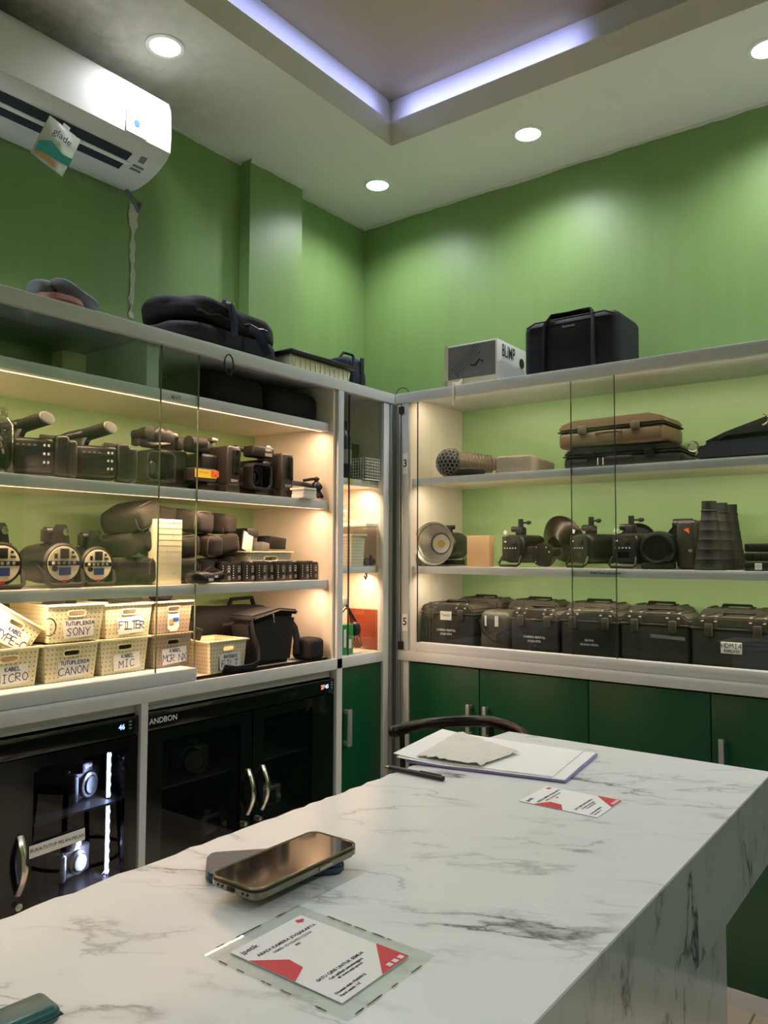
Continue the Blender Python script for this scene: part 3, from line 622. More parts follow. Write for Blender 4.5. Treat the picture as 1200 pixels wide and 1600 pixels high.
def still_camera(label, loc, rz, body='black_plastic', name_txt=None, lens=0, s=1.0, group=None, back=False):
    o = thing('photo_camera', label, 'camera', loc, rz, group)
    B().box((0, 0, .036*s), (.115*s, .045*s, .072*s), .008*s, 3).box((-.046*s, -.014*s, .036*s), (.024*s, .04*s, .07*s), .008*s, 3).build('body', body, o)
    if not back:
        B().box((0, -.006*s, .08*s), (.04*s, .05*s, .024*s), .006*s).build('viewfinder_hump', body, o)
        mt = B().lathe([(.030*s, 0), (.030*s, -.01*s), (.026*s, -.012*s)], (.006*s, -.022*s, .036*s), 'y').build('mount_ring', 'silver', o)
        if lens:
            B().lathe([(.028*s, -.01*s), (.028*s, -.04*s), (.032*s, -.045*s), (.033*s, -lens), (.024*s, -lens), (.022*s, -lens+.01)], (.006*s, -.022*s, .036*s), 'y').build('lens_barrel', body, o)
        B().lathe([(.024*s, -.0125*s), (.02*s, -.016*s), (0, -.016*s)], (.006*s, -.022*s, .036*s), 'y').build('body_cap', 'black_plastic' if body == 'black_plastic' else 'silver', mt)
    else:
        B().box((-.012*s, -.025*s, .034*s), (.07*s, .004*s, .048*s), .001).build('screen', 'screen_black', o)
        B().lathe([(.009*s, 0), (.009*s, -.003), (0, -.003)], (.042*s, -.022*s, .03*s), 'y').build('dial', 'print_grey', o)
        B().box((-.02*s, 0, .078*s), (.03*s, .03*s, .012*s), .002).build('hot_shoe', body, o)
    B().cyl((.042*s, 0, .07*s), (.042*s, 0, .082*s), .009*s).cyl((-.04*s, 0, .07*s), (-.04*s, 0, .078*s), .008*s).build('dial', 'dark_metal', o)
    if name_txt: text(name_txt, .010*s, (0, -.0315*s, .082*s), 'print_white', o)
    return o
still_camera('black mirrorless camera on the upper glass shelf beside the light strip', LS(1.125, .125, .592), LZ+R(20), name_txt='SONY', s=1.0)
still_camera('silver camera low in the dry cabinet below the taped note', LS(1.10, .12, .415), LZ+R(15), 'silver', s=.95)
still_camera('dark camera with a large lens, upper shelf of the wide dry cabinet', LS(1.49, .15, .592), LZ+R(-30), 'grey_plastic', lens=.08, s=.95)
still_camera('dark compact camera showing its screen behind the left door', LS(1.51, .08, .407), LZ, 'grey_plastic', s=.9, back=True)
still_camera('small silver camera with a black screen right of the handles', LS(1.735, .08, .436), LZ, 'silver', s=.8, back=True)
tag(B().box((0, 0, .016), (.10, .12, .03), .002).build('camera_riser', 'black_plastic', loc=LS(1.735, .10, .406)), 'low black riser under the small silver camera', 'stand')
tag(B().soft((0, 0, .010), (.035, .03, .02), 2.5, .002).build('silica_pack', 'clear_plastic', loc=LS(1.145, .05, .407)), 'small clear sachet at the foot of the light strip', 'sachet')

# ------------------------------------------------------------------ things on top of the left cabinet
tag(B().soft((0, 0, .02), (.09, .125, .034), 3.4, .004, seed=2, rot=(R(-22), R(4), 0)).build('pouch', 'grey_fabric', loc=LS(1.075, .12, TOP+.040)), 'grey fabric pouch leaning over the brown disc on the cabinet top', 'pouch')
tag(B().soft((0, 0, .02), (.07, .06, .05), 3, .004, seed=5).build('pouch', 'grey_fabric', loc=LS(1.01, .15, TOP+.043)), 'smaller grey pouch behind the brown disc', 'pouch')
tag(B().lathe([(0, 0), (.06, .0), (.066, .012), (.06, .026), (.03, .036), (0, .038)], n=36).build('leather_case', 'brown_leather', loc=LS(1.01, .085, TOP)), 'round brown leather case at the front edge of the cabinet top', 'case')
tag(B().box((0, 0, .006), (.05, .05, .010), .003).build('leather_tab', 'brown_leather', loc=LS(1.45, .055, TOP), ), 'small brown leather tab lying flat near the folded backpacks', 'tab')
bp = thing('backpack', 'two black folded carrier bags lying flat with hanging straps', 'bag', LS(1.545, .17, TOP), LZ)
bp.scale = (.92, 1, .86); bp['label'] = 'black collapsed backpack with webbing straps lying on the cabinet top'
B().soft((0, 0, .043), (.46, .26, .088), 4.5, .012, 9, 3, flatbot=True).build('lower_body', 'black_fabric', bp)
B().soft((.01, .0, .125), (.44, .25, .10), 3.6, .018, 9, 8, rot=(0, R(4), 0)).build('upper_body', 'black_fabric', bp)
B().tube([(-.15+.30*k/14, -.122+.004*math.sin(k), .115+.004*math.sin(k*2)) for k in range(15)], .004, n=6).build('zip', 'grey_plastic', bp)
B().tube([(-.03, -.10, .172), (-.028, -.135, .155), (-.022, -.148, .11), (-.022, -.150, .05)], .014, n=8, flat=(.18, 1)).build('strap', 'navy_fabric', bp)
B().tube([(.06, -.125, .10), (.075, -.15, .085), (.09, -.16, .05), (.105, -.165, .01)], .014, n=8, flat=(.18, 1)).build('strap', 'navy_fabric', bp)
B().box((-.03, -.137, .165), (.03, .004, .006)).build('woven_tag', 'print_white', bp)
B().tube([(-.075+.0+.018*math.sin(R(a)), -.15, -.03-.032+.034*math.cos(R(a))) for a in range(0, 360, 20)], .0022, n=6, closed=True).move((-.0, -.032, .0)).build('hanging_loop', 'black_fabric', bp)
tr = thing('plastic_tray', 'cream plastic tray with a black lid on the cabinet top', 'tray', LS(1.925, .12, TOP), LZ); tr.scale = (.93, 1, 1)
B().prism([(-.15, 0), (.15, 0), (.165, .05), (-.165, .05)], -.085, .10, 'xz', bevel=.008).build('tub', 'cream_plastic', tr)
b = B()
for k in range(12): b.box((-.14+.0255*k, -.0865, .025), (.005, .003, .04), .001)
b.build('ribs', 'cream_plastic', tr)
B().box((0, .005, .056), (.35, .22, .012), .005).box((0, .005, .065), (.31, .18, .010), .004).build('lid', 'black_plastic', tr)
nb = thing('shoulder_bag', 'dark navy bag at the corner end of the cabinet top', 'bag', LS(2.18, .16, TOP), LZ); nb.scale = (.85, 1, .82)
B().soft((0, 0, .08), (.15, .14, .16), 4, .008, 12, 4, flatbot=True).build('body', 'navy_fabric', nb)
B().box((.02, -.074, .09), (.022, .004, .13), .001).box((-.04, -.074, .09), (.012, .004, .12), .001).build('strap', 'black_fabric', nb)
B().tube([(-.05, -.02, .155), (-.03, -.02, .18), (.03, -.02, .182), (.05, -.02, .158)], .006).build('grab_handle', 'black_fabric', nb)

# upper compartment
tag(B().soft((0, 0, .05), (.20, .24, .10), 5, .004, seed=1, flatbot=True).build('camera_bag', 'black_fabric', loc=LS(1.842, .17, SZ[0]), ), 'black padded bag at the right end of the closed upper compartment', 'bag')
tag(B().soft((0, 0, .055), (.24, .26, .102), 5, .004, seed=4, flatbot=True).build('camera_bag', 'black_fabric', loc=LS(1.6, .20, SZ[0])), 'black bag with a small white tag in the upper compartment', 'bag')
tag(B().box((0, 0, .045), (.05, .07, .09), .002).build('carton', 'wood_box', loc=LS(1.13, .22, SZ[0])), 'small brown carton standing alone behind the upper glass', 'box')

# ------------------------------------------------------------------ camcorders on the shelf
def handycam(label, loc, rz):
    o = thing('camcorder', label, 'camcorder', loc, rz, 'camcorders on the upper shelf')
    B().box((-.01, 0, .052), (.11, .08, .085), .012, 3).box((.06, .0, .055), (.035, .07, .10), .010, 3).build('body', 'black_plastic', o)
    B().box((.079, 0, .05), (.034, .055, .092), .010, 3).build('battery', 'grey_plastic', o)
    b = B(); b.lathe([(.034, 0), (.036, -.02), (.036, -.04), (.033, -.036), (.033, -.045), (.037, -.047), (.037, -.062), (.03, -.062)], (-.055, 0, .052), 'x')
    b.build('lens_barrel', 'black_rubber', o)
    B().lathe([(.031, -.0625), (.012, -.0635), (0, -.064)], (-.055, 0, .052), 'x').build('front_glass', 'lens', o)
    B().box((-.01, -.044, .055), (.07, .006, .062), .004).build('side_panel', 'case_black', o)
    b = B()
    for k in range(3):
        for j in range(2): b.box((.022+.009*j, -.049, .035+.02*k), (.005, .003, .006), .001)
    b.build('button', 'print_white', o)
    b = B()
    for k in range(4): b.box((-.035+.012*k, -.049, .075), (.007, .002, .004))
    b.build('switch', 'print_grey', o)
    B().tube([(-.105, 0, .085), (-.10, 0, .105), (-.07, 0, .117), (-.03, 0, .128), (-.01, 0, .132)], [.009, .010, .012, .014, .016], n=12).tube([(-.035, 0, .092), (-.03, 0, .11), (-.02, 0, .125)], .011).build('carry_handle', 'black_plastic', o)
    B().prism([(-.09, .098), (-.03, .122), (-.035, .096)], -.008, .008).build('handle_web', 'grey_plastic', o)
    B().tube([(-.03, .012, .125), (.025, -.042, .142)], [.018, .019], n=18, flat=(1.35, .85)).build('eyepiece', 'black_rubber', o)
    B().tube([(.0252, -.0422, .142), (.0265, -.0435, .1424)], [.019, .0185], n=18, flat=(1.3, .8)).build('eyepiece_rim', 'print_grey', o)
    B().tube([(.0266, -.0436, .1424), (.0272, -.0442, .1426)], [.0155, .0155], n=18, flat=(1.3, .8)).build('eyepiece_window', 'black_plastic', o)
    B().box((.03, -.0, .1), (.04, .03, .012), .003).build('grip_cap', 'silver', o)
    return o
h0 = handycam('camcorder beside the clear jar, eyepiece tube raised', LS(.985, .12, SZ[1]), LZ+R(-28))
dup(h0, LS(1.155, .12, SZ[1]), LZ+R(-28), 'second camcorder from the jar, its eyepiece tube pointing right')
def shoulder_cam(label, loc, rz, sticker=False, mic=True, hood=(.084, .07), bigtop=False, block=True):
    o = thing('camcorder', label, 'camcorder', loc, rz, 'shoulder camcorders on the upper shelf')
    hw, hh = hood
    B().box((.03, .05, .07), (.11, .12, .10), .012, 3).box((.02, .04, .018), (.12, .12, .03), .010, 3).build('body', 'black_plastic', o)
    if hw > .05:
        q = B(); q.prism([(-hw/2, -hh/2+.012), (-hw/2+.012, -hh/2), (hw/2-.012, -hh/2), (hw/2, -hh/2+.012), (hw/2, hh/2-.012), (hw/2-.012, hh/2), (-hw/2+.012, hh/2), (-hw/2, hh/2-.012)], 0, .04,
            holes=[[(-hw/2+.005, -hh/2+.014), (-hw/2+.014, -hh/2+.005), (hw/2-.014, -hh/2+.005), (hw/2-.005, -hh/2+.014), (hw/2-.005, hh/2-.014), (hw/2-.014, hh/2-.005), (-hw/2+.014, hh/2-.005), (-hw/2+.005, hh/2-.014)]])
        q.move((-.045, -.055, .062)).build('lens_hood', 'black_rubber', o)
        b = B(); b.lathe([(.026, .0), (.026, .02), (.032, .022), (.032, .05), (.029, .052), (.029, .075)], (-.045, -.02, .062), 'y'); b.build('lens_barrel', 'grey_plastic', o)
        B().lathe([(.025, .0), (.012, -.004), (0, -.005)], (-.045, -.018, .062), 'y').build('front_glass', 'lens', o)
    # upright side block with maker name
    if block:
        B().box((.068, -.01, .085), (.05, .09, .12), .008, 3).box((.068, -.0, .014), (.056, .10, .028), .004).build('viewer_block', 'grey_plastic', o)
        B().box((.074, -.0565, .095), (.030, .004, .075), .006).build('inset_panel', 'black_gloss', o)
        text('SONY', .0105, (.068, -.0562, .04), 'print_white', o, bold=.0001)
    hn = B(); hn.box((.0, .05, .155), (.13, .022, .018), .007, 3).box((.055, .045, .145), (.03, .03, .05), .006).box((-.055, .05, .145), (.022, .022, .04), .006); hn.build('carry_handle', 'black_plastic', o)
    B().box((.055, .028, .168), (.024, .02, .012), .003).build('handle_switch', 'silver', o)
    if mic:
        B().cyl((-.09, -.035, .14), (-.02, -.02, .145), .018, n=20, bevel=.003).build('microphone', 'black_rubber', o)
        B().box((-.04, -.01, .135), (.06, .05, .035), .006).build('viewfinder', 'black_plastic', o)
    else:
        B().box((-.028, -.02, .14), (.09, .05, .034), .006).build('viewfinder', 'black_plastic', o)
        text('SONY', .010, (-.01, -.0455, .146), 'print_white', o)
        B().box((-.01, -.0455, .132), (.03, .001, .010)).build('control_label', 'print_grey', o)
    if bigtop:
        B().lathe([(.010, 0), (.017, .002), (.017, .03), (.013, .034), (.013, .07)], (-.088, -.06, .15), 'y').build('eyecup', 'black_rubber', o)
        B().ball((-.045, -.045, .152), (.022, .012, .02)).ball((-.018, -.045, .148), (.022, .012, .022)).build('earpiece', 'grey_plastic', o)
        B().tube([(-.1, -.03, .125), (-.07, -.045, .118), (-.02, -.045, .125), (0, -.03, .132)], .009).build('bracket', 'dark_metal', o)
    if sticker:
        s_ = B().box((-.040, -.03, .050), (.086, .05, .036), .006).build('side_module', 'grey_plastic', o)
        B().box((-.040, -.0552, .052), (.080, .001, .024)).build('sticker_base', 'cob_yellow', s_)
        B().box((-.014, -.0560, .054), (.014, .001, .018)).box((.002, -.0560, .054), (.010, .001, .018)).build('sticker_block', 'orange', s_)
        B().box((-.005, -.0562, .049), (.004, .001, .006)).build('sticker_corner', 'blue', s_)
        text('Made in Japan', .0055, (-.048, -.0562, .056), 'ink_black', s_)
    return o
shoulder_cam('camcorder with a wide lens hood and an eyecup cluster on top', LS(1.388, .16, SZ[1]), LZ, hood=(.096, .084), bigtop=True, block=False)
shoulder_cam('shoulder camcorder with a yellow and orange sticker on its side', LS(1.522, .14, SZ[1]), LZ, sticker=True, hood=(.02, .02))
shoulder_cam('rightmost shoulder camcorder with square black lens hood', LS(1.74, .13, SZ[1]), LZ, mic=False, hood=(.086, .078))
for k in range(3):
    tag(B().box((0, 0, .0065), (.052, .06, .0125), .001).build('white_card_box', 'white_plastic', loc=LS(1.845+.002*k, .04, SZ[1]+.013*k)) if k < 2 else B().box((0, 0, .004), (.06, .06, .007), .001).build('white_card_box', 'white_plastic', loc=LS(1.842, .04, SZ[1]+.026)), ['bottom flat white box of the short stack by the small tripod', 'middle flat white box of the short stack by the small tripod', 'topmost thin white box of the short stack by the small tripod'][k], 'box', 'white boxes')
tp = thing('table_tripod', 'small folded black tripod at the right end of the camcorder shelf', 'tripod', LS(1.915, .05, SZ[1]), LZ)
B().tube([(-.09, .03, .052), (-.04, .02, .05), (.0, 0, .042)], .008).build('column', 'black_plastic', tp)
B().ball((.0, 0, .042), .019).cyl((.0, -.02, .042), (.0, .02, .042), .008).build('head', 'black_plastic', tp)
for a, c in (((.005, 0, .035), (.02, -.01, .008)), ((.005, 0, .035), (-.005, -.015, .008)), ((.0, .0, .05), (.005, .005, .075))): B().cyl(a, c, .008, .006).build('leg', 'black_rubber', tp)
B().tube([(-.06, .0, .06), (-.02, .0, .068), (.01, 0, .07)], .005).build('pan_arm', 'dark_metal', tp)
jr = thing('plastic_jar', 'clear plastic jar of cables at the left edge of the shelf', 'jar', LS(.872, .095, SZ[1]), LZ)
B().lathe([(.0, .002), (.045, .002), (.05, .01), (.05, .11), (.042, .125), (.032, .13), (.032, .15), (.030, .15), (.030, .131), (.04, .123), (.048, .108), (.048, .012), (0, .004)], n=28).build('jar_body', 'clear_plastic', jr)
for k in range(5):
    rr = random.Random(k); pts = [(rr.uniform(-.03, .03), rr.uniform(-.03, .03), .015+.1*rr.random()) for _ in range(7)]
    B().tube(pts, .003, n=6).build('cable', 'print_red' if k == 0 else ('grey_plastic' if k % 2 else 'print_grey'), jr)

# ------------------------------------------------------------------ studio lights on the middle shelf
def cob(label, loc, rz, s=1., group='round studio lights'):
    o = thing('studio_light', label, 'light', loc, rz, group)
    c = .058
    B().lathe([(.045, -.002), (.05, .004), (.05, .10), (.046, .105), (.046, .135), (.03, .14)], (0, 0, c), 'y', 40).build('housing', 'black_plastic', o)
    b = B()
    for k in range(9): b.box((-.028+.007*k, .035, c+.0502-abs(k-4)*.0013), (.003, .04, .004))
    b.build('cooling_fins', 'black_rubber', o)
    p = B().lathe([(.0, -.003), (.041, -.003), (.042, -.0015)], (0, 0, c), 'y', 40).build('control_panel', 'panel_cream', o)
    B().box((0, -.0035, c+.001), (.082, .002, .011)).build('button_band', 'black_plastic', p)
    for k in range(5): B().lathe([(0, -.006), (.0032, -.006), (.0042, -.005), (.0042, -.003)], (-.028+.0135*k, 0, c+.001), 'y', 14).build('button', 'panel_cream' if k == 0 else 'print_grey', p)
    B().box((0, -.005, c+.024), (.022, .004, .024), .001).build('power_socket', 'black_plastic', p)
    B().box((-.022, -.0045, c+.018), (.007, .003, .012)).build('rocker_switch', 'black_gloss', p)
    B().box((.024, -.0042, c+.016), (.012, .002, .005)).build('port', 'ink_black', p)
    B().cyl((.022, 0, c+.027), (.022, -.005, c+.027), .0035).build('jack', 'ink_black', p)
    B().box((.002, -.0042, c-.018), (.030, .002, .018)).build('display', 'screen_blue', p)
    B().cyl((-.025, -.002, c-.012), (-.025, -.010, c-.012), .0065, n=14, bevel=.001).build('dimmer_knob', 'black_plastic', p)
    B().tube([(-.045, .04, c), (-.050, .0, c-.02), (-.046, -.012, .012), (-.036, -.016, .006), (.036, -.016, .006), (.046, -.012, .012), (.050, .0, c-.02), (.045, .04, c)], .006, n=10, flat=(1, 1)).build('floor_frame', 'black_rubber', o)
    B().box((0, -.006, .016), (.008, .004, .006)).build('release_tab', 'print_red', o)
    B().prism([(-.022, c+.045), (.022, c+.045), (.016, c+.085), (.010, c+.094), (-.010, c+.094), (-.016, c+.085)], .01, .022).prism([(-.022, c+.045), (.022, c+.045), (.016, c+.085), (-.016, c+.085)], .045, .055).build('yoke', 'black_plastic', o)
    B().cyl((-.034, .03, c+.076), (.010, .03, c+.076), .012, n=20, bevel=.002).box((-.034, .03, c+.067), (.01, .018, .03), .002).build('umbrella_mount', 'black_plastic', o)
    B().lathe([(.0085, 0), (.0085, -.006), (.006, -.006), (.005, -.002), (0, -.002)], (.008, .01, c+.076), 'y', 20).build('clamp_bolt', 'chrome', o)
    B().cyl((.01, .03, c+.076), (.028, .03, c+.076), .0025).build('lever', 'chrome', o)
    return o
c0 = cob('round studio light cut by the left picture edge', LS(.900, .09, SZ[2]), LZ)
dup(c0, LS(1.045, .08, SZ[2]), LZ, 'round studio light in the middle of the row of three')
dup(c0, LS(1.150, .10, SZ[2]), LZ, 'round studio light touching the pile of brown pouches').scale = (.93,)*3

# pouches piled beside the lights
def pouch(label, loc, rot, d=(.10, .13, .066), seed=0, g='dark pouches piled on the middle shelf', m='brown_fabric'):
    o = thing('equipment_pouch', label, 'pouch', loc, 0, g, rot=rot); o.scale = (.95, .95, .95)
    B().soft((0, 0, 0), d, 6, .006, 14, seed).build('body', m, o)
    pts = []
    for k in range(24):
        a = 2*PI*k/24; c_, s_ = math.cos(a), math.sin(a); n_ = (abs(c_)**4.5+abs(s_)**4.5)**(1/4.5)
        pts.append((c_/n_*d[0]/2*.97, -d[1]*.40, s_/n_*d[2]/2*.97))
    B().tube(pts, .0018, n=6, closed=True).build('piping', 'piping', o)
    return o
PX = lambda y, back, z: (XF-back, y, SZ[2]+z+.004)
plist = [('at the bottom left beside the third studio light', 1.235, .17, .035, 0, 0, 1), ('at the bottom, lying against the cream tall box', 1.315, .15, .035, 10, 0, 2),
 ('second layer, leaning left with its flap up', 1.265, .17, .104, 15, -14, 3), ('second layer against the tall box', 1.345, .16, .107, -8, 12, 4),
 ('on top of the pile, tilted up to the right', 1.285, .16, .178, 20, -18, 5), ('upper pouch half behind the tall box', 1.395, .20, .178, 0, 5, 6),
 ('largest one topping the pile right of the tall box', 1.475, .16, .176, 10, 4, 7), ('low one just right of the tall box', 1.425, .14, .035, -6, 0, 8),
 ('middle one just right of the tall box', 1.43, .15, .104, 5, 0, 9), ('rounded one in the middle of the right pile', 1.515, .15, .104, 12, -8, 10),
 ('bottom one in the middle of the right pile', 1.525, .17, .035, 4, 0, 11), ('bottom one nearest the small black boxes', 1.615, .19, .035, 0, 0, 12),
 ('second layer beside the white small basket', 1.61, .17, .104, -10, 0, 13), ('top right one beside the lit panel light', 1.60, .18, .172, 8, 3, 14)]
for (lb, y, bk, z, rz, ry, sd) in plist:
    big = sd in (5, 7); rq = random.Random(sd*17)
    pouch('brown-black padded pouch '+lb, PX(y, bk, z), (R(rq.uniform(-8, 8)), R(ry*1.3+rq.uniform(-9, 9)), LZ+R(rz*1.6+rq.uniform(-14, 14))), (.115, .14, .068) if big else (rq.uniform(.082, .098), .13, rq.uniform(.060, .070)), sd)
wb = thing('tall_carton', 'tall cream carton with ruled lines standing before the pouches', 'box', LS(1.352, .095, SZ[2]), LZ)
B().box((0, 0, .088), (.078, .045, .176), .001).build('carton', 'cream_plastic', wb)
b = B()
for k in range(11): b.box((0, -.0227, .012+.0155*k), (.078, .0006, .0007))
b.build('ruled_line', 'tape', wb)
b = B()
for (x, z) in ((.01, .165), (.008, .13), (-.01, .09), (.012, .03)): b.box((x, -.023, z), (.0015, .0006, .003))
b.build('pin_mark', 'ink_black', wb)
gm = thing('gimbal', 'small folded black gimbal lying before the pouches', 'camera gear', LS(1.44, .035, SZ[2]), LZ)
B().soft((-.015, .0, .018), (.08, .05, .034), 3, .004, 30).build('body', 'black_plastic', gm)
B().cyl((.02, -.005, .016), (.055, -.01, .022), .014, .012).build('motor', 'black_rubber', gm)
B().box((0, -.028, .012), (.014, .004, .008)).box((.022, -.024, .02), (.01, .004, .006)).build('label_tab', 'print_white', gm)
B().tube([(.0, .01, .03), (.03, .01, .045), (.06, 0, .03)], .004).build('arm', 'dark_metal', gm)
# X21 boxes
def xbox(label, loc, rz):
    o = thing('transmitter_box', label, 'box', loc, rz, 'small black battery boxes')
    B().box((0, 0, .029), (.040, .045, .058), .002).build('case', 'black_plastic', o)
    b = B()
    for k in range(6): b.box((-.013, -.0232, .012+.007*k), (.0025, .001, .003))
    b.build('indicator', 'print_white', o)
    t = text('X21', .013, (.010, -.0232, .038), 'print_white', o, rot=(PI/2, PI/2, 0), bold=.0001)
    B().box((.011, -.0232, .012), (.010, .001, .012)).build('code_patch', 'print_grey', o)
    B().box((.0, 0, .0595), (.02, .02, .003), .001).build('top_latch', 'grey_plastic', o)
    return o
names = ['leftmost, half behind its neighbour', 'second from the left', 'third from the left', 'fourth from the left, slightly forward', 'fifth from the left', 'fifth from the right, under the cable loop', 'fourth from the right', 'third from the right', 'second from the right', 'rightmost, by the cream panel']
x0_ = None
for k, lb in enumerate(names):
    y = 1.566+k*.0405
    bk = .11 if k in (0, 1, 7) else (.085 if k in (3, 5) else .095)
    if y > 1.94: break
    lb = 'upright black battery box with white print, '+lb
    if x0_ is None: x0_ = xbox(lb, LS(y, bk, SZ[2]), LZ)
    else: dup(x0_, LS(y, bk, SZ[2]), LZ, lb)
tag(B().tube([(-.012, 0, .0), (-.014, 0, .018), (0, 0, .03), (.013, 0, .02), (.014, 0, .002)], .002).build('cable_loop', 'black_rubber', loc=(XF-.125, 1.80, SZ[2]+.053)), 'small black cable loop standing up behind the battery boxes', 'cable').rotation_euler = (0, 0, LZ)

# ------------------------------------------------------------------ baskets
def basket(label, loc, rz, mname='basket_cream', w=.140, d=.19, h=.090, lines=(), rot=None, card=True, g='perforated plastic baskets on the bottom shelf', hx=0, cardw=.078, cz=.030):
    o = thing('storage_basket', label, 'basket', loc, rz, g, rot=rot)
    def PT(u, v, t):    # u along front -.5...5, v 0..1 height
        k = .90+.10*v; return (u*w*k, -d/2*(.94+.06*v)+t, v*h)
    b = bmesh.new(); sl = []
    for k in range(16):
        a = 2*PI*k/16; sx, sz = math.cos(a), math.sin(a)
        sl.append((hx+(.105 if sx > 0 else -.105)+sx*.055, .74+sz*.085))
    out = [(-.5, 0), (.5, 0), (.5, 1), (-.5, 1)]
    es = []
    for loop in (out, sl):
        vs = [b.verts.new(PT(u, v, 0)) for u, v in loop]; es += [b.edges.new((vs[i], vs[(i+1) % len(vs)])) for i in range(len(vs))]
    bmesh.ops.triangle_fill(b, edges=es, use_beauty=True)
    fs = list(b.faces)
    # back and sides, bottom
    def quad(ps): fs.append(b.faces.new([b.verts.new(p) for p in ps]))
    def Q(u, v, s): k = .90+.10*v; return (u*w*k, s*d/2*(.94+.06*v), v*h)
    quad([Q(-.5, 0, 1), Q(-.5, 1, 1), Q(.5, 1, 1), Q(.5, 0, 1)]); quad([Q(-.5, 0, -1), Q(-.5, 1, -1), Q(-.5, 1, 1), Q(-.5, 0, 1)]); quad([Q(.5, 0, -1), Q(.5, 0, 1), Q(.5, 1, 1), Q(.5, 1, -1)]); quad([Q(-.5, .02, -1), Q(-.5, .02, 1), Q(.5, .02, 1), Q(.5, .02, -1)])
    bmesh.ops.remove_doubles(b, verts=b.verts, dist=1e-6)
    bmesh.ops.recalc_face_normals(b, faces=b.faces)
    bmesh.ops.solidify(b, geom=list(b.faces), thickness=.002)
    t = B.__new__(B); t.bm = b; t.build('tub', mname, o, smooth=0)
    rim = B()
    W, D = w/2+.002, d/2+.002
    rim.prism([(-W-.004, -D-.004), (W+.004, -D-.004), (W+.004, D+.004), (-W-.004, D+.004)], h-.004, h, 'xy', holes=[[(-W+.003, -D+.003), (W-.003, -D+.003), (W-.003, D-.003), (-W+.003, D-.003)]])
    rim.build('rim', 'cream_plastic' if mname != 'basket_brown' else 'basket_brown', o, smooth=0)
    rg = [Vector(PT(u, v, -.001)) for u, v in sl]; B().tube(rg, .0022, n=6, closed=True).build('grip_edge', 'cream_plastic' if mname != 'basket_brown' else 'basket_brown', o)
    if card:
        yy = -d/2*(.94+.06*.3)-.0035
        cd_ = B().box((.006, yy, cz), (cardw, .0008, .042), rot=(0, R(-3), 0)).build('label_card', 'paper', o)
        if len(lines) > 1:
            hand(lines[0], .0085, .008, cz+.0135, yy-.0008, 'ink_blue', cd_, .0012, 1.25); hand(lines[1], .018, .005, cz-.006, yy-.0008, 'ink_blue', cd_, .0013, 1.25 if len(lines[1]) < 6 else 1.0)
        elif lines: hand(lines[0], .019, .006, cz, yy-.0008, 'ink_blue', cd_, .0013, .92)
    return o
BB = .085
mb = .166; BLZ = .895
basket('cream basket with a card reading MICRO', LS(.915, mb, BLZ), LZ, lines=('KABEL', 'MICRO'))
basket('cream basket with a card reading CANON', LS(1.066, mb-.003, BLZ), LZ, lines=('TUTUPLENSA', 'CANON'))
basket('cream basket with a card reading MIC', LS(1.218, mb+.003, BLZ), LZ, lines=('KABEL', 'MIC'))
basket('light brown basket with a card reading MCR NX', LS(1.366, mb, BLZ), LZ, 'basket_brown', w=.126, lines=('KABEL', 'MCR NX'), cardw=.08)
basket('cream basket behind the shoulder bag strap, card starting with FILT', LS(1.553, .128, BASE), LZ, w=.14, d=.14, lines=('BATERAI', 'FILT'))
ZB = BLZ+.0905
basket('tilted cream basket with a card reading TYPE-C', LS(.903, mb-.005, ZB+.002), 0, w=.125, d=.16, h=.080, lines=('KABEL', 'TYPE-C'), rot=(0, R(31), LZ), cardw=.082)
basket('cream basket with a card reading SONY', LS(1.076, mb-.008, ZB+.003), LZ-R(1.5), h=.090, lines=('TUTUPLENSA', 'SONY'), w=.145)
basket('cream basket with a card reading FILTER', LS(1.226, mb, ZB+.001), LZ, h=.086, lines=('FILTER',))
bk = basket('light brown basket with a torn product sticker instead of a card', LS(1.366, mb, ZB+.001), LZ, 'basket_brown', w=.126, h=.086, card=False)
B().prism([(-.018, .012), (-.008, .004), (.012, .004), (.020, .014), (.020, .058), (-.018, .058)], -.094, -.0932).build('product_sticker', 'paper', bk)
B().box((.008, -.0948, .036), (.02, .0006, .008)).build('sticker_band', 'blue', bk)
B().box((-.006, -.0946, .03), (.016, .0006, .014)).build('sticker_photo', 'tan_print', bk)
for k in range(2):
    tag(B().cyl((0, 0, 0), (0, 0, .012), .028, n=28, bevel=.002).build('lens_cap', 'black_plastic', loc=LS(1.075+.05*k, .17+.03*k, ZB+.083)), ['black round lens cap in the SONY basket, left one', 'black round lens cap in the SONY basket, right one'][k], 'lens cap', 'lens caps in a basket').rotation_euler = (R(20), R(10), 0)
tag(B().box((0, 0, 0), (.09, .11, .012), .003).build('filter_wallet', 'black_fabric', loc=LS(1.245, .16, ZB+.094)), 'flat black wallet lying over the FILTER basket', 'wallet')
tag(B().box((0, 0, 0), (.05, .03, .004), .001).build('orange_booklet', 'orange', loc=LS(1.255, .14, ZB+.1025)), 'orange booklet on the wallet in the FILTER basket', 'booklet')
tag(B().soft((0, 0, .012), (.05, .06, .025), 3, .004, 40).build('cable_bundle', 'black_rubber', loc=LS(1.38, .15, ZB+.085)), 'black cable bundle sticking out of the top brown basket', 'cable')
tag(B().tube([(.016*math.cos(R(a)), -.004, .020*math.sin(R(a))) for a in range(-110, 130, 20)], .0016).build('cable_loop', 'grey_plastic', loc=LS(.985, .035, ZB+.045)), 'thin dark cable ring hanging between the TYPE-C and SONY baskets', 'cable').rotation_euler = (0, 0, LZ)
tag(B().box((0, 0, 0), (.03, .02, .035), .003).build('battery_pack', 'black_plastic', loc=LS(1.51, .15, BASE+.105)), 'small black battery standing in the basket beside the shoulder bag', 'battery').rotation_euler = (0, R(20), LZ)
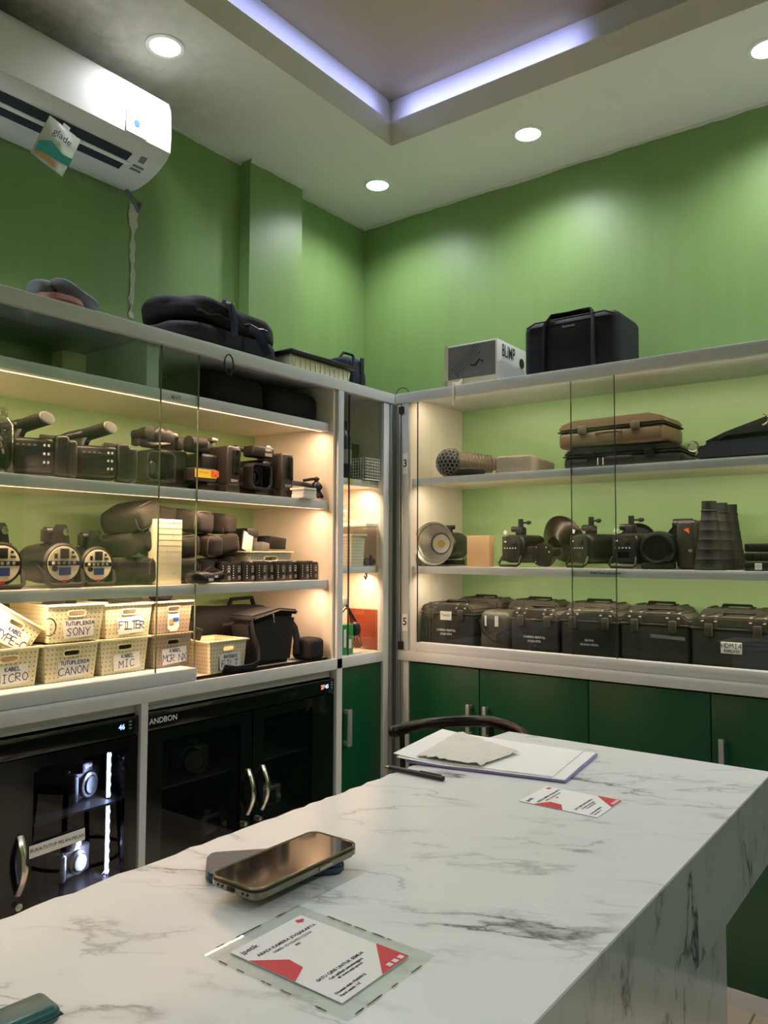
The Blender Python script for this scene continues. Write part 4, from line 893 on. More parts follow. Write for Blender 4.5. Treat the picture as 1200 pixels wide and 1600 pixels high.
# bags
bg = thing('camera_bag', 'large black camera bag lying behind the baskets', 'bag', LS(1.735, .305, BASE), LZ)
B().soft((0, 0, .085), (.40, .15, .17), 5, .005, 12, 3, flatbot=True).build('body', 'black_fabric', bg)
B().box((-.03, -.0755, .115), (.05, .003, .009), .001).build('metal_badge', 'silver', bg)
B().tube([(.02, -.02, .165), (.03, -.02, .19), (.12, -.02, .192), (.13, -.02, .165)], .010, flat=(1, .6)).build('grab_handle', 'black_fabric', bg)
sb = thing('shoulder_bag', 'black shoulder bag with a loose strap trailing over the ledge', 'bag', LS(1.748, .10, BASE), LZ); sb.scale = (.9, 1, 1)
bm_ = B().prism([(-.10, 0), (.085, 0), (.108, .148), (.02, .158), (-.115, .135)], -.035, .06, 'xz', bevel=.012); bm_.build('body', 'black_fabric', sb)
B().prism([(-.118, .135), (.02, .156), (.110, .147), (.108, .163), (.02, .172), (-.112, .153)], -.042, .065, 'xz', bevel=.006).build('flap', 'black_fabric', sb)
B().tube([(-.105, -.0435, .143), (.018, -.0435, .165), (.1, -.0435, .157)], .0018).build('zip', 'grey_plastic', sb)
B().box((-.022, -.047, .142), (.006, .004, .03), .002, rot=(0, R(-12), 0)).build('zip_pull', 'chrome', sb)
B().tube([(-.108, -.03, .14), (-.118, -.05, .10), (-.11, -.065, .055), (-.13, -.085, .02), (-.17, -.089, .010), (-.23, -.083, .009), (-.27, -.075, .016)], .014, n=10, flat=(.2, 1)).build('strap', 'black_fabric', sb)
B().tube([(.105, .0, .13), (.125, -.01, .10), (.128, -.02, .06), (.12, -.03, .02)], .013, n=10, flat=(.2, 1)).build('strap', 'black_fabric', sb)
tag(B().soft((0, 0, .034), (.085, .07, .068), 6, .002, 20, 6, flatbot=True).build('lens_pouch', 'black_fabric', loc=LS(1.900, .065, BASE)), 'small square black pouch right of the shoulder bag', 'pouch')
# small basket of panel lights
basket('small white basket holding light panels behind the battery boxes', LS(1.765, .17, SZ[2]), LZ, 'basket_white', w=.185, d=.13, h=.092, card=False, g=None)
pl = thing('panel_light', 'small bright-faced panel light tilted in the white basket', 'light', LS(1.715, .17, SZ[2]+.108), 0, rot=(R(-10), R(18), LZ))
B().box((0, 0, .012), (.05, .02, .07), .006).build('body', 'black_plastic', pl); B().box((0, -.0105, .012), (.042, .002, .06), .004).build('diffuser', 'paper_old', pl)
b = B(); [b.box((-.01+.01*i, -.012, -.008+.012*j), (.005, .001, .006)) for i in range(3) for j in range(3)]; b.build('led_cell', 'panel_cream', pl)
tag(B().box((0, 0, .018), (.035, .04, .034), .004).build('flash_trigger', 'box_dark', loc=LS(1.755, .14, SZ[2]+.085)), 'small grey trigger with bright keys in the white basket', 'trigger').rotation_euler = (0, R(10), LZ)
bx2 = tag(B().box((0, 0, .022), (.075, .06, .036), .003).build('accessory_box', 'black_plastic', loc=LS(1.81, .15, SZ[2]+.098)), 'black oblong accessory box on the right of the white basket', 'box'); bx2.rotation_euler = (0, R(6), LZ)
tag(B().box((0, 0, .0), (.07, .05, .03), .004).build('accessory_box', 'grey_plastic', loc=LS(1.745, .20, SZ[2]+.150)), 'grey-brown accessory box at the back top of the white basket', 'box')

# ------------------------------------------------------------------ corner cabinet things
bt_ = thing('spray_bottle', 'slim black bottle with a pale label in the dark top of the corner cabinet', 'bottle', (-1.745, 2.075, 1.462))
B().lathe([(0, 0), (.028, 0), (.03, .006), (.03, .14), (.02, .165), (.014, .17), (.014, .2), (0, .2)], n=24).build('body', 'black_plastic', bt_)
B().lathe([(.0305, .05), (.0305, .10)], n=24, cap=False).build('label_band', 'print_grey', bt_)
tag(B().box((0, 0, .07), (.02, .06, .14), .003).build('black_box', 'black_plastic', loc=(-1.80, 2.19, 1.462)), 'narrow black box standing behind the black bottle', 'box')
ms = thing('wire_basket', 'grey mesh basket in the dark top of the corner cabinet', 'basket', (-1.765, 2.185, 1.462))
b = B()
for i in range(11): b.cyl((.07, -.048+.096*i/10, 0), (.07, -.048+.096*i/10, .075), .0010, n=5)
for k in range(8): b.cyl((.07, -.048, .075*k/7), (.07, .048, .075*k/7), .0010, n=5)
for sy in (-.048, .048):
    for i in range(14): b.cyl((.07-.14*i/13, sy, 0), (.07-.14*i/13, sy, .075), .0010, n=5)
    for k in range(8): b.cyl((.07, sy, .075*k/7), (-.07, sy, .075*k/7), .0010, n=5)
b.bb(-.07, .07, -.048, .048, 0, .003); b.move((0, 0, .0015)).build('mesh_wall', 'white_plastic', ms)
basket('white perforated basket in the corner cabinet middle', (-1.765, 2.115, 1.16), R(0), 'basket_white', w=.12, d=.07, h=.11, card=False, g=None)
cb = thing('plastic_container', 'clear lidded plastic container behind the white corner basket', 'container', (-1.785, 2.195, 1.16), LZ)
B().box((0, 0, .07), (.065, .15, .14), .008).build('tub', 'clear_plastic', cb)
B().box((0, 0, .145), (.073, .158, .014), .004).build('lid', 'white_plastic', cb)
tag(B().soft((0, 0, .03), (.13, .10, .06), 2.4, .02, 22, 9).build('plastic_bag', 'film', loc=(-1.785, 2.17, 1.318)), 'crumpled clear plastic bag on the lidded container', 'bag')
bl = thing('ball_head', 'small black tripod ball head on the corner cabinet shelf', 'camera gear', (-1.722, 2.195, 1.16))
B().ball((0, -.015, .015), .014).ball((0, .012, .016), .015).cyl((0, -.03, .012), (0, .03, .012), .006).build('body', 'black_plastic', bl)
B().cyl((0, 0, .02), (.01, 0, .036), .005).build('knob', 'black_rubber', bl)
tag(B().tube([(0, 0, 0), (0, .008, -.014), (0, .0, -.024), (0, -.006, -.012)], .003).build('hook', 'black_rubber', loc=(XF-.055, 2.185, 1.137)), 'black cable hook hanging below the corner cabinet shelf', 'hook')
tag(B().bb(-.075, .075, -.005, .005, 0, .142, .003).build('orange_folder', 'orange_panel', loc=(-1.772, 2.230, BASE)), 'upright orange-brown panel at the back of the corner cabinet', 'folder')
gb = thing('green_box', 'green and white printed box in the corner cabinet bottom', 'box', (-1.735, 2.062, BASE))
B().box((0, 0, .05), (.05, .065, .10), .001).build('carton', 'box_green', gb)
B().box((.0255, -.012, .055), (.001, .012, .06)).box((.0255, .014, .035), (.001, .016, .03)).build('white_print', 'print_white', gb)
dl = thing('desk_lamp', 'small white lamp head with cables in the corner cabinet', 'lamp', (-1.735, 2.055, BASE+.101))
B().cyl((0, -.02, .05), (.01, .01, .085), .013, .018).build('lamp_head', 'white_plastic', dl)
B().tube([(0, -.015, 0), (0, -.03, .03), (0, -.02, .05)], .004).build('stem', 'black_rubber', dl)
b = B()
rr = random.Random(4)
for k in range(4):
    b.tube([(-.01+.004*k, -.02, .08-.02*k), (0, .0+.01*k, .095-.014*k), (0, .04+.008*k, .06-.01*k), (.0, .06+.01*k, .0), (.01, .05+.015*k, -.06), (.01, .08+.01*k, -.085)], .0022, n=6)
b.build('cables', 'black_rubber', dl)
tag(B().soft((0, 0, .025), (.03, .035, .05), 3, .003, 30).build('power_adapter', 'black_plastic', loc=(-1.722, 2.12, BASE+.055)), 'black power adapter held in the cables before the orange panel', 'adapter')
tag(B().soft((0, 0, .022), (.07, .11, .045), 2.2, .015, 26, 3).build('plastic_bag', 'film', loc=(-1.745, 2.155, BASE+.008)), 'crumpled clear plastic bag at the foot of the orange panel', 'bag')

# ------------------------------------------------------------------ top of the right cabinet
bx = thing('microphone_carton', 'taped cardboard carton printed BLIMP with a microphone cover picture', 'box', (-1.393, 2.345, TOP), R(1))
B().bb(-.105, .105, 0, .24, 0, .158, .002).build('carton', 'cardboard_print', bx)
pp = B().bb(-.098, .098, -.0012, 0, .035, .152).build('printed_panel', 'box_dark', bx)
ca, sa = math.cos(R(40)), math.sin(R(40)); cap_ = []
for k in range(9): a_ = R(90+180*k/8); cap_.append((-.042+.021*math.cos(a_), .021*math.sin(a_)))
for k in range(9): a_ = R(-90+180*k/8); cap_.append((.042+.021*math.cos(a_), .021*math.sin(a_)))
pb = B().prism([(-.018+x*ca-z*sa, .094+x*sa+z*ca) for x, z in cap_], -.0022, -.0012).build('picture_blimp', 'print_grey', pp, smooth=0)
b = B()
for k in range(16):
    x = -.056+.0075*k; b.box((-.018+x*ca, -.0025, .094+x*sa), (.0022, .0006, .040), rot=(0, R(-40), 0))
b.build('picture_ribs', 'ink_black', pb)
B().tube([(-.0, -.002, .08), (.02, -.002, .075), (.035, -.002, .095), (.05, -.002, .085)], .003).build('picture_grip', 'ink_black', pp)
text('BLIMP', .062, (0, 0, 0), 'ink_black', bx, bold=.0005, mat4=Matrix.Translation((.1065, .082, .122)) @ Matrix.Rotation(PI/2, 4, 'Z') @ Matrix.Rotation(PI/2, 4, 'X') @ Matrix.Diagonal((.62, 1, 1, 1)))
B().cyl((.1055, .185, .105), (.107, .185, .105), .018).build('round_logo', 'ink_black', bx)
b = B(); b.bb(-.106, .106, -.002, -.0012, .0, .034); b.bb(-.106, -.09, -.002, -.0012, 0, .16)
b.build('packing_tape', 'tape', bx, smooth=0)
B().tube([(-.03, -.004, .025), (-.028, -.034, .005), (-.03, -.064, .003), (-.028, -.0675, -.05), (-.03, -.067, -.072)], .011, n=8, flat=(.12, 1)).build('loose_tape', 'tape', bx)
df = thing('duffel_bag', 'black fabric equipment bag with two webbing handles', 'bag', (-1.028, 2.45, TOP), R(0))
B().box((0, 0, .094), (.33, .20, .186), .028, 5).build('body', 'black_fabric', df)
b = B()
for y in (-.088, .088): b.tube([(-.15, y-.013*(1 if y < 0 else -1), .17)]+[(-.12+.24*k/8, y-.012*(1 if y < 0 else -1), .183) for k in range(9)]+[(.15, y-.013*(1 if y < 0 else -1), .17)], .003)
b.build('piping', 'black_rubber', df)
B().tube([(-.14, -.06, .189), (-.05, -.055, .19), (.05, -.055, .19), (.14, -.06, .189)], .003).build('zip', 'dark_metal', df)
for y in (-1, 1):
    B().tube([(-.085, y*.102, .01), (-.085, y*.104, .10), (-.083, y*.102, .165), (-.07, y*.085, .197), (-.02, y*.05, .207), (.03, y*.05, .207), (.075, y*.085, .195), (.085, y*.102, .165), (.085, y*.104, .10), (.085, y*.102, .01)], .017, n=10, flat=(.14, 1) if False else (1, .16)).build('handle', 'black_rubber', df)
B().box((0, -.101, .155), (.05, .003, .014), .001).build('maker_patch', 'black_rubber', df)
text('Saramonic', .0105, (0, -.1032, .155), 'print_white', df)

# ------------------------------------------------------------------ right cabinet shelf 3
# honeycomb microphone windscreen
mc = thing('windscreen', 'blimp microphone windscreen with a honeycomb grille end', 'microphone', (-1.497, 2.38, RS[0]+.0545), 0, rot=(0, 0, R(-42)))
b = bmesh.new(); bmesh.ops.create_icosphere(b, subdivisions=3, radius=.052)
# honeycomb: dual of the icosphere as struts
b2 = B()
cent = {f.index: f.calc_center_median().normalized()*.052 for f in b.faces}
b.faces.ensure_lookup_table()
seen_ = set()
bmesh.ops.delete(b, geom=[], context='VERTS')
b3 = bmesh.new(); bmesh.ops.create_icosphere(b3, subdivisions=3, radius=.052)
for e in b3.edges:
    f0, f1 = e.link_faces
    p, q = f0.calc_center_median().normalized()*.052, f1.calc_center_median().normalized()*.052
    if p.y < .02: b2.cyl(p, q, .0016, n=5)
b.free(); b3.free()
b2.build('grille', 'print_grey', mc)
B().ball((0, 0, 0), .047, 24).build('inner_foam', 'black_rubber', mc)
B().lathe([(.044, .02), (.042, .035), (.034, .10), (.028, .15), (.02, .17), (0, .17)], (0, 0, 0), 'y', 28).build('tube', 'mesh_grey', mc)
b = B()
for k in range(10): b.lathe([(.0415-.0011*k, .04+.012*k), (.0425-.0011*k, .043+.012*k), (.0415-.0011*k, .046+.012*k)], (0, 0, 0), 'y', 28, cap=False)
b.build('ribs', 'mesh_grey', mc)
tag(B().soft((0, 0, .035), (.07, .07, .07), 2, .01, 60, 2).build('fur_cover', 'fur', loc=(-1.355, 2.53, RS[0]+.002)), 'tan fluffy wind cover behind the foam block', 'microphone')
tag(B().soft((0, 0, .013), (.12, .07, .025), 3, .004, 30, 5).build('pistol_grip', 'black_rubber', loc=(-1.40, 2.345, RS[0]+.001)), 'black rubber grip on the shelf below the windscreen', 'grip')
fb = tag(B().box((0, 0, .03), (.125, .26, .058), .008, 3).build('foam_block', 'foam', loc=(-1.245, 2.475, RS[0])), 'speckled grey foam-like flat case beside the windscreen', 'case'); fb.rotation_euler = (0, 0, R(8))
def longcase(name, label, loc, rz, d, m, n, rr=.014, handle=True, rot=None):
    o = thing(name, label, 'case', loc, rz, rot=rot)
    B().box((0, 0, d[2]*.30), (d[0], d[1], d[2]*.6), rr, 3).build('base', m, o)
    B().prism([(-d[0]/2, d[2]*.62), (d[0]/2, d[2]*.62), (d[0]/2-.004, d[2]*.85), (d[0]/2-.05, d[2]), (-d[0]/2+.05, d[2]), (-d[0]/2+.004, d[2]*.85)], -d[1]/2, d[1]/2, bevel=.006).build('lid', m, o)
    B().box((0, 0, d[2]*.61), (d[0]*1.005, d[1]*1.01, .004)).build('seam', 'black_rubber', o)
    for s in (-.25, .25): B().box((d[0]*s, -d[1]/2-.003, d[2]*.62), (.03, .006, .026), .002).build('latch', n, o)
    if handle: B().tube([(-.04, -d[1]/2, d[2]*.45), (-.036, -d[1]/2-.012, d[2]*.45), (.036, -d[1]/2-.012, d[2]*.45), (.04, -d[1]/2, d[2]*.45)], .005).build('carry_handle', m, o)
    return o
dc = longcase('gear_case', 'dark case marked 11 lying under the brown case', (-.885, 2.49, RS[0]), R(2), (.37, .20, .072), 'case_black', 'dark_metal')
text('11', .034, (-.06, -.1045, .022), 'print_white', dc, 'number')
longcase('gear_case', 'brown speckled hard case stacked on the dark case', (-.91, 2.47, RS[0]+.073), R(-3), (.35, .17, .090), 'hard_brown', 'piping')
bb_ = thing('sling_bag', 'black sloping bag with a metal ring at the shelf right end', 'bag', (-.49, 2.46, RS[0]), R(2))
B().prism([(-.16, 0), (.22, 0), (.22, .07), (-.14, .055), (-.165, .03)], -.09, .10, bevel=.012).build('body', 'navy_fabric', bb_)
B().prism([(-.15, .055), (.22, .07), (.20, .135), (.06, .13), (-.08, .085)], -.08, .09, bevel=.014).build('top_flap', 'black_fabric', bb_)
B().tube([(-.165+.014*math.cos(R(a)), -.092, .045+.014*math.sin(R(a))) for a in range(0, 360, 30)], .003, n=6, closed=True).build('ring', 'chrome', bb_)
B().tube([(.02+.016*math.cos(R(a)), -.085, .108+.016*math.sin(R(a))) for a in range(-90, 100, 19)], .003, n=6).build('ring', 'chrome', bb_)
B().box((.06, -.095, .035), (.03, .004, .012), .002).build('badge', 'silver', bb_)

# ------------------------------------------------------------------ right cabinet shelf 4: lights
rf = thing('studio_light', 'studio light with a wide silver reflector dish at the shelf left end', 'light', (-1.55, 2.365, RS[1]+.003), 0)
A = R(30)
rr_ = Matrix.Translation((0, 0, .078))
def ly(pr, n=36): return B().lathe(pr, (0, 0, .078), 'y', n)
q = B().lathe([(.030, .055), (.036, .048), (.055, .01), (.070, -.012), (.076, -.022), (.078, -.022), (.0715, -.010), (.057, .012), (.038, .052), (.034, .06)], (0, 0, .078), 'y', 48)
q.build('reflector', 'reflector_silver', rf)
b = B()
for k in range(6): b.lathe([(.037+.006*k, .046-.0105*k), (.039+.006*k, .0425-.0105*k), (.0385+.006*k, .043-.0105*k)], (0, -.001, .078), 'y', 48, cap=False)
for k in range(24):
    a = 2*PI*k/24; b.cyl((.037*math.cos(a), .045, .078+.037*math.sin(a)), (.0705*math.cos(a), -.0125, .078+.0705*math.sin(a)), .0006, n=4)
b.build('facets', 'grey_plastic', rf)
B().lathe([(0, .045), (.030, .047), (.034, .045)], (0, 0, .078), 'y').build('led_plate', 'white_plastic', rf)
B().lathe([(0, .043), (.014, .043), (.014, .047)], (0, 0, .078), 'y').build('led_chip', 'cob_yellow', rf)
B().lathe([(.042, .058), (.05, .066), (.05, .19), (.045, .2)], (0, 0, .072), 'y').build('housing', 'black_plastic', rf)
B().box((.0, .13, .010), (.075, .10, .018), .004).build('foot', 'black_rubber', rf)
B().cyl((.0, .12, .12), (.0, .12, .145), .012).cyl((-.02, .12, .14), (.02, .12, .14), .008).build('yoke_knob', 'black_plastic', rf)
rf.rotation_euler = (0, 0, R(8))
tag(B().box((0, 0, .054), (.09, .03, .108), .001).build('brown_carton', 'wood_box', loc=(-1.388, 2.40, RS[1])), 'plain light brown carton right of the silver reflector', 'box')
def monolight(label, loc, rz, s=1., knob=True, g='black monolights on the light shelf'):
    o = thing('studio_light', label, 'light', loc, rz, g)
    B().box((0, .07, .062), (.088, .15, .096), .022, 4).build('housing', 'black_plastic', o)
    p = B().box((0, -.006, .062), (.074, .006, .084), .003).build('control_panel', 'case_black', o)
    B().box((.012, -.0105, .084), (.018, .003, .014), .001).build('power_socket', 'grey_plastic', p)
    b = B()
    for k in range(5): b.box((-.024+.011*k, -.0105, .064), (.004, .002, .004))
    b.box((-.022, -.0105, .086), (.008, .002, .005)).build('button', 'print_white', p)
    B().box((0, -.0105, .042), (.034, .002, .018)).build('display', 'lens', p)
    B().tube([(-.038, -.004, .036), (-.042, -.020, .012), (-.034, -.024, .005), (.034, -.024, .005), (.042, -.020, .012), (.038, -.004, .036)], .0045).build('guard_handle', 'dark_metal', o)
    B().box((0, .05, .122), (.03, .03, .03), .006).cyl((-.035, .05, .13), (.01, .05, .13), .010).cyl((.0, .05, .13), (0, .05, .165), .009).build('mount_bracket', 'black_plastic', o)
    if knob: B().cyl((.0, .05, .152), (.026, .05, .152), .003).ball((.032, .05, .152), (.011, .005, .007)).build('wing_knob', 'black_rubber', o)
    B().box((-.028, -.0015, .118), (.012, .002, .012), rot=(0, R(20), 0)).build('paper_tag', 'paper', o)
    return o
m0 = monolight('boxy black studio light with a wing knob, left of the beauty dish', (-1.262, 2.40, RS[1]), R(-8))
dup(m0, (-1.012, 2.385, RS[1]), R(-22), 'black studio light turned sideways right of the beauty dish')
dup(m0, (-.865, 2.38, RS[1]), R(-4), 'boxy black studio light directly under the shelf note sticker')
bd = thing('beauty_dish', 'dark shallow beauty dish leaning behind the black light', 'light', (-1.140, 2.545, RS[1]+.072), 0, rot=(R(-20), 0, R(165)))
B().lathe([(.025, .04), (.03, .03), (.07, .008), (.085, -.012), (.087, -.012), (.073, .010), (.034, .034), (.028, .045)], (0, 0, .02), 'y', 40).build('dish', 'bronze', bd)
B().lathe([(0, -.004), (.026, 0), (.03, .01), (0, .012)], (0, 0, .02), 'y').build('deflector', 'dark_metal', bd)
rm = thing('speedring', 'cluster of black light mount with bright screws below the dish', 'light', (-1.135, 2.36, RS[1]))
B().lathe([(.025, 0), (.038, .002), (.04, .03), (.03, .04)], (0, 0, .042), 'y', 28).box((-.04, .02, .055), (.03, .03, .03), .005).box((.045, .02, .05), (.03, .03, .03), .005).build('ring', 'black_plastic', rm)
b = B(); [b.ball((.03*math.cos(a), -.001, .042+.03*math.sin(a)), .003, 8) for a in (0.3, .9, 2.2, 4)]; b.build('screw', 'chrome', rm)
bl2 = thing('studio_light', 'large cylindrical studio light with its round black face forward', 'light', (-.765, 2.37, RS[1]), R(6))
B().lathe([(0, -.006), (.036, -.006), (.040, -.002), (.042, .01), (.052, .014), (.054, .06), (.048, .065), (.048, .18), (.03, .19)], (0, 0, .062), 'y', 40).build('housing', 'black_plastic', bl2)
B().lathe([(.044, -.008), (.038, -.010), (.036, -.007)], (0, 0, .062), 'y', 40).build('front_rim', 'dark_metal', bl2)
B().cyl((0, -.0065, .062), (0, -.008, .062), .006).build('hub', 'ink_black', bl2)
B().box((-.0, .03, .01), (.09, .06, .018), .004).build('foot', 'black_rubber', bl2)
sp_ = thing('studio_light', 'tall black strobe standing upright left of the stepped cones', 'light', (-.690, 2.445, RS[1]))
B().box((0, .03, .075), (.060, .13, .148), .014, 4).build('housing', 'grey_plastic', sp_)
B().cyl((-.045, .0, .135), (.01, .0, .135), .018, n=24).box((-.035, 0, .12), (.018, .03, .05), .004).build('yoke', 'black_plastic', sp_)
B().prism([(-.006, .118), (.012, .106), (.008, .124)], -.037, -.0355).build('orange_mark', 'orange', sp_)
text('VI', .014, (.012, -.036, .055), 'print_white', sp_)
ds = tag(B().lathe([(0, .01), (.05, .012), (.062, .0), (.064, .0), (.052, .016), (0, .016)], (0, 0, .085), 'y', 36).build('reflector_dish', 'black_plastic', loc=(-.90, 2.60, RS[1]), ), 'black round reflector dish at the back behind the lights, left one', 'light', 'black dishes behind the lights')
dup(ds, (-.745, 2.60, RS[1]), 0, 'black round reflector dish at the back behind the lights, right one')
def snoot(label, loc):
    o = thing('snoot', label, 'light cone', loc, 0, 'stepped black cones')
    pr = []; n = 5
    z = 0; r = .044
    for k in range(6):
        r2 = r-.0038
        pr += [(r, z), (r, z+.003), (r-.0016, z+.005), (r2, z+.026)]; z += .028; r = r2
    pr = [(0, 0)]+pr+[(r+.0015, z), (r+.0015, z+.003), (r-.001, z+.005), (r-.001, z+.03), (r-.003, z+.03), (r-.003, z+.006), (0, z+.004)]
    B().lathe(pr, n=36).build('cone', 'black_rubber', o)
    return o
s0 = snoot('front large stepped black cone standing at the shelf front', (-.612, 2.37, RS[1]))
dup(s0, (-.606, 2.47, RS[1]), 0, 'middle stepped black cone behind the front one')
dup(s0, (-.602, 2.568, RS[1]), 0, 'rearmost stepped black cone, lowest in view')
tag(B().box((0, 0, .07), (.05, .006, .13), .001).build('orange_card', 'orange_panel', loc=(-.475, 2.60, RS[1])), 'orange-brown card standing behind the cones', 'card')
for k in range(3):
    o = thing('barn_door', ['lowest', 'middle', 'top'][k]+' black ribbed light modifier in the pile right of the cones', 'light modifier', (-.41, 2.40+.02*k, RS[1]+.026*k), R(4-5*k), 'ribbed black modifiers')
    B().box((0, 0, .012), (.22, .12, .024), .005).build('frame', 'black_plastic', o)
    b = B()
    for j in range(12): b.box((-.10+.0182*j, -.0615, .012), (.004, .003, .016))
    b.build('rib', 'dark_metal', o)
nbx = tag(B().box((0, -.006, .012), (.018, .003, .018), .002).build('round_label', 'print_white', loc=(-.475, 2.33, RS[1])), 'small white label tag with a dot before the ribbed modifiers', 'label')

# ------------------------------------------------------------------ protective cases on the bottom right
def peli(label, loc, w=.215, d=.17, h=.138, rz=0, g='black protective cases', m='case_black', mark=None):
    o = thing('protective_case', label, 'case', loc, rz, g)
    B().box((0, 0, h*.40), (w, d, h*.8), .010, 3).build('base', m, o)
    b = B().prism([(-w/2, h*.81), (w/2, h*.81), (w/2, h*.90), (w/2-.018, h), (-w/2+.018, h), (-w/2, h*.90)], -d/2, d/2, bevel=.005)
    for s in (-.36, -.2, .2, .36): b.prism([(-d/2-.004, h*.80), (-d/2-.004, h*.92), (-d/2+.014, h+.004), (d/2-.014, h+.004), (d/2+.004, h*.92), (d/2+.004, h*.80)], w*s-.004, w*s+.004, 'yz')
    b.build('lid', m if m != 'case_black' else 'case_grey', o)
    B().box((0, 0, h*.805), (w+.004, d+.004, .006), .002).build('rim', 'case_grey', o)
    for s in (-.28, .28): B().box((w*s, -d/2-.005, h*.78), (.022, .010, .036), .003).build('latch', 'case_grey', o)
    B().tube([(-.045, .0, h), (-.04, 0, h+.009), (.04, 0, h+.009), (.045, 0, h)], .006, n=8, flat=(1.6, .7)).build('handle', 'case_black', o)
    if mark:
        b = None
        text(mark[0], .010, (0, -d/2-.0008, h*.45), 'print_white', o, bold=.0002)
        text(mark[1], .009, (0, -d/2-.0008, h*.37), 'print_white', o, bold=.0002)
    return o
ZB2 = BASE
c1 = peli('black protective case with a small white name sticker, leftmost of the front row', (-1.494, 2.425, ZB2), w=.218, d=.16, h=.165, mark=('CAMERA RENTAL', 'JOGJA KITA'))
B().box((.0, -.0815, .125), (.046, .002, .03)).build('name_sticker', 'paper', c1); text('Twenty', .012, (0, -.0828, .127), 'ink_black', c1, 'sticker_text')
peli('black protective case right of the grey soft bag', (-1.155, 2.425, ZB2), w=.17, d=.16, h=.160, mark=('CAMERA RENTAL', 'JOGJA KITA'))
peli('black protective case in the middle of the front row with a short white stencil', (-.968, 2.425, ZB2), w=.19, d=.16, h=.165, mark=('BAWA', 'MUDAH SEWA'))
c4 = peli('black protective case with a dark tape strip, second from the right', (-.768, 2.425, ZB2), w=.20, d=.16, h=.168)
B().box((.04, -.0815, .10), (.10, .0016, .010), rot=(0, R(2), 0)).build('dark_tape', 'print_grey', c4)
c5 = peli('black protective case with a handwritten HDMI sticker', (-.548, 2.425, ZB2), w=.228, d=.16, h=.165)
hs = B().box((-.005, -.0815, .082), (.056, .0016, .032), .001).build('name_sticker', 'paper', c5)
hand('HDMI4', .012, -.004, .088, -.083, 'ink_blue', hs, .0012, 1.3); hand('WIRELESS', .006, -.004, .073, -.083, 'ink_black', hs, .0008, 1.2)
peli('black protective case cut off by the right picture edge', (-.318, 2.43, ZB2), w=.22, d=.16, h=.158)
for k, (x, w_, lb) in enumerate(((-1.47, .2, 'leftmost'), (-1.25, .2, 'second from the left'), (-1.03, .2, 'middle'), (-.82, .19, 'second from the right'), (-.59, .2, 'rightmost'))):
    peli('dark protective case in the rear row, '+lb, (x, 2.588, ZB2), w=w_, d=.115, h=.178, g='protective cases in the rear row')
gs = thing('soft_bag', 'brownish soft bag with a looped strap between the protective cases', 'bag', (-1.31, 2.42, ZB2), R(0))
B().soft((0, 0, .075), (.120, .13, .15), 6, .003, 18, 4, flatbot=True).build('body', 'case_grey', gs)
B().box((-.03, -.0675, .115), (.006, .003, .035)).box((.012, -.0675, .115), (.012, .003, .035)).build('tag', 'print_white', gs)
B().tube([(-.05, -.068, .12), (-.035, -.075, .08), (0, -.078, .055), (.03, -.074, .045)], .006, flat=(.3, 1)).tube([(.04+.02*math.cos(R(a)), -.078, .062+.018*math.sin(R(a))) for a in range(0, 360, 30)], .006, n=6, closed=True, flat=(.3, 1)).build('strap', 'black_rubber', gs)

# ------------------------------------------------------------------ counter
TZ = .85
ct = thing('counter', 'white marble-look counter with a glossy side apron', 'counter', (-.5, .5, 0))
P = lambda bld, name, m, par=ct, **k: bld.build(name, m, par, rel=True, **k)
rnd = random.Random(3)
yy = -.7; left = []
x = -.755
while yy < 1.39:
    left.append((-.757+rnd.uniform(-.0035, .0035), yy)); yy += rnd.uniform(.012, .03)
outline = left+[(-.752, 1.412), (-.277, 1.414), (-.275, 1.412), (-.275, -.7)]
P(B().prism(outline, TZ-.003, TZ, 'xy'), 'worktop', 'marble', smooth=0)
P(B().bb(-.752, -.279, -.7, 1.408, TZ-.022, TZ-.003), 'board_core', 'core_brown')
P(B().bb(-.2785, -.275, -.7, 1.412, .718, TZ-.0035), 'apron', 'marble_shaded')
P(B().bb(-.752, -.2785, 1.4085, 1.412, .718, TZ-.0035), 'end_apron', 'marble')
P(B().bb(-.745, -.286, -.6, 1.153, 0, .83), 'pedestal', 'marble_shaded')

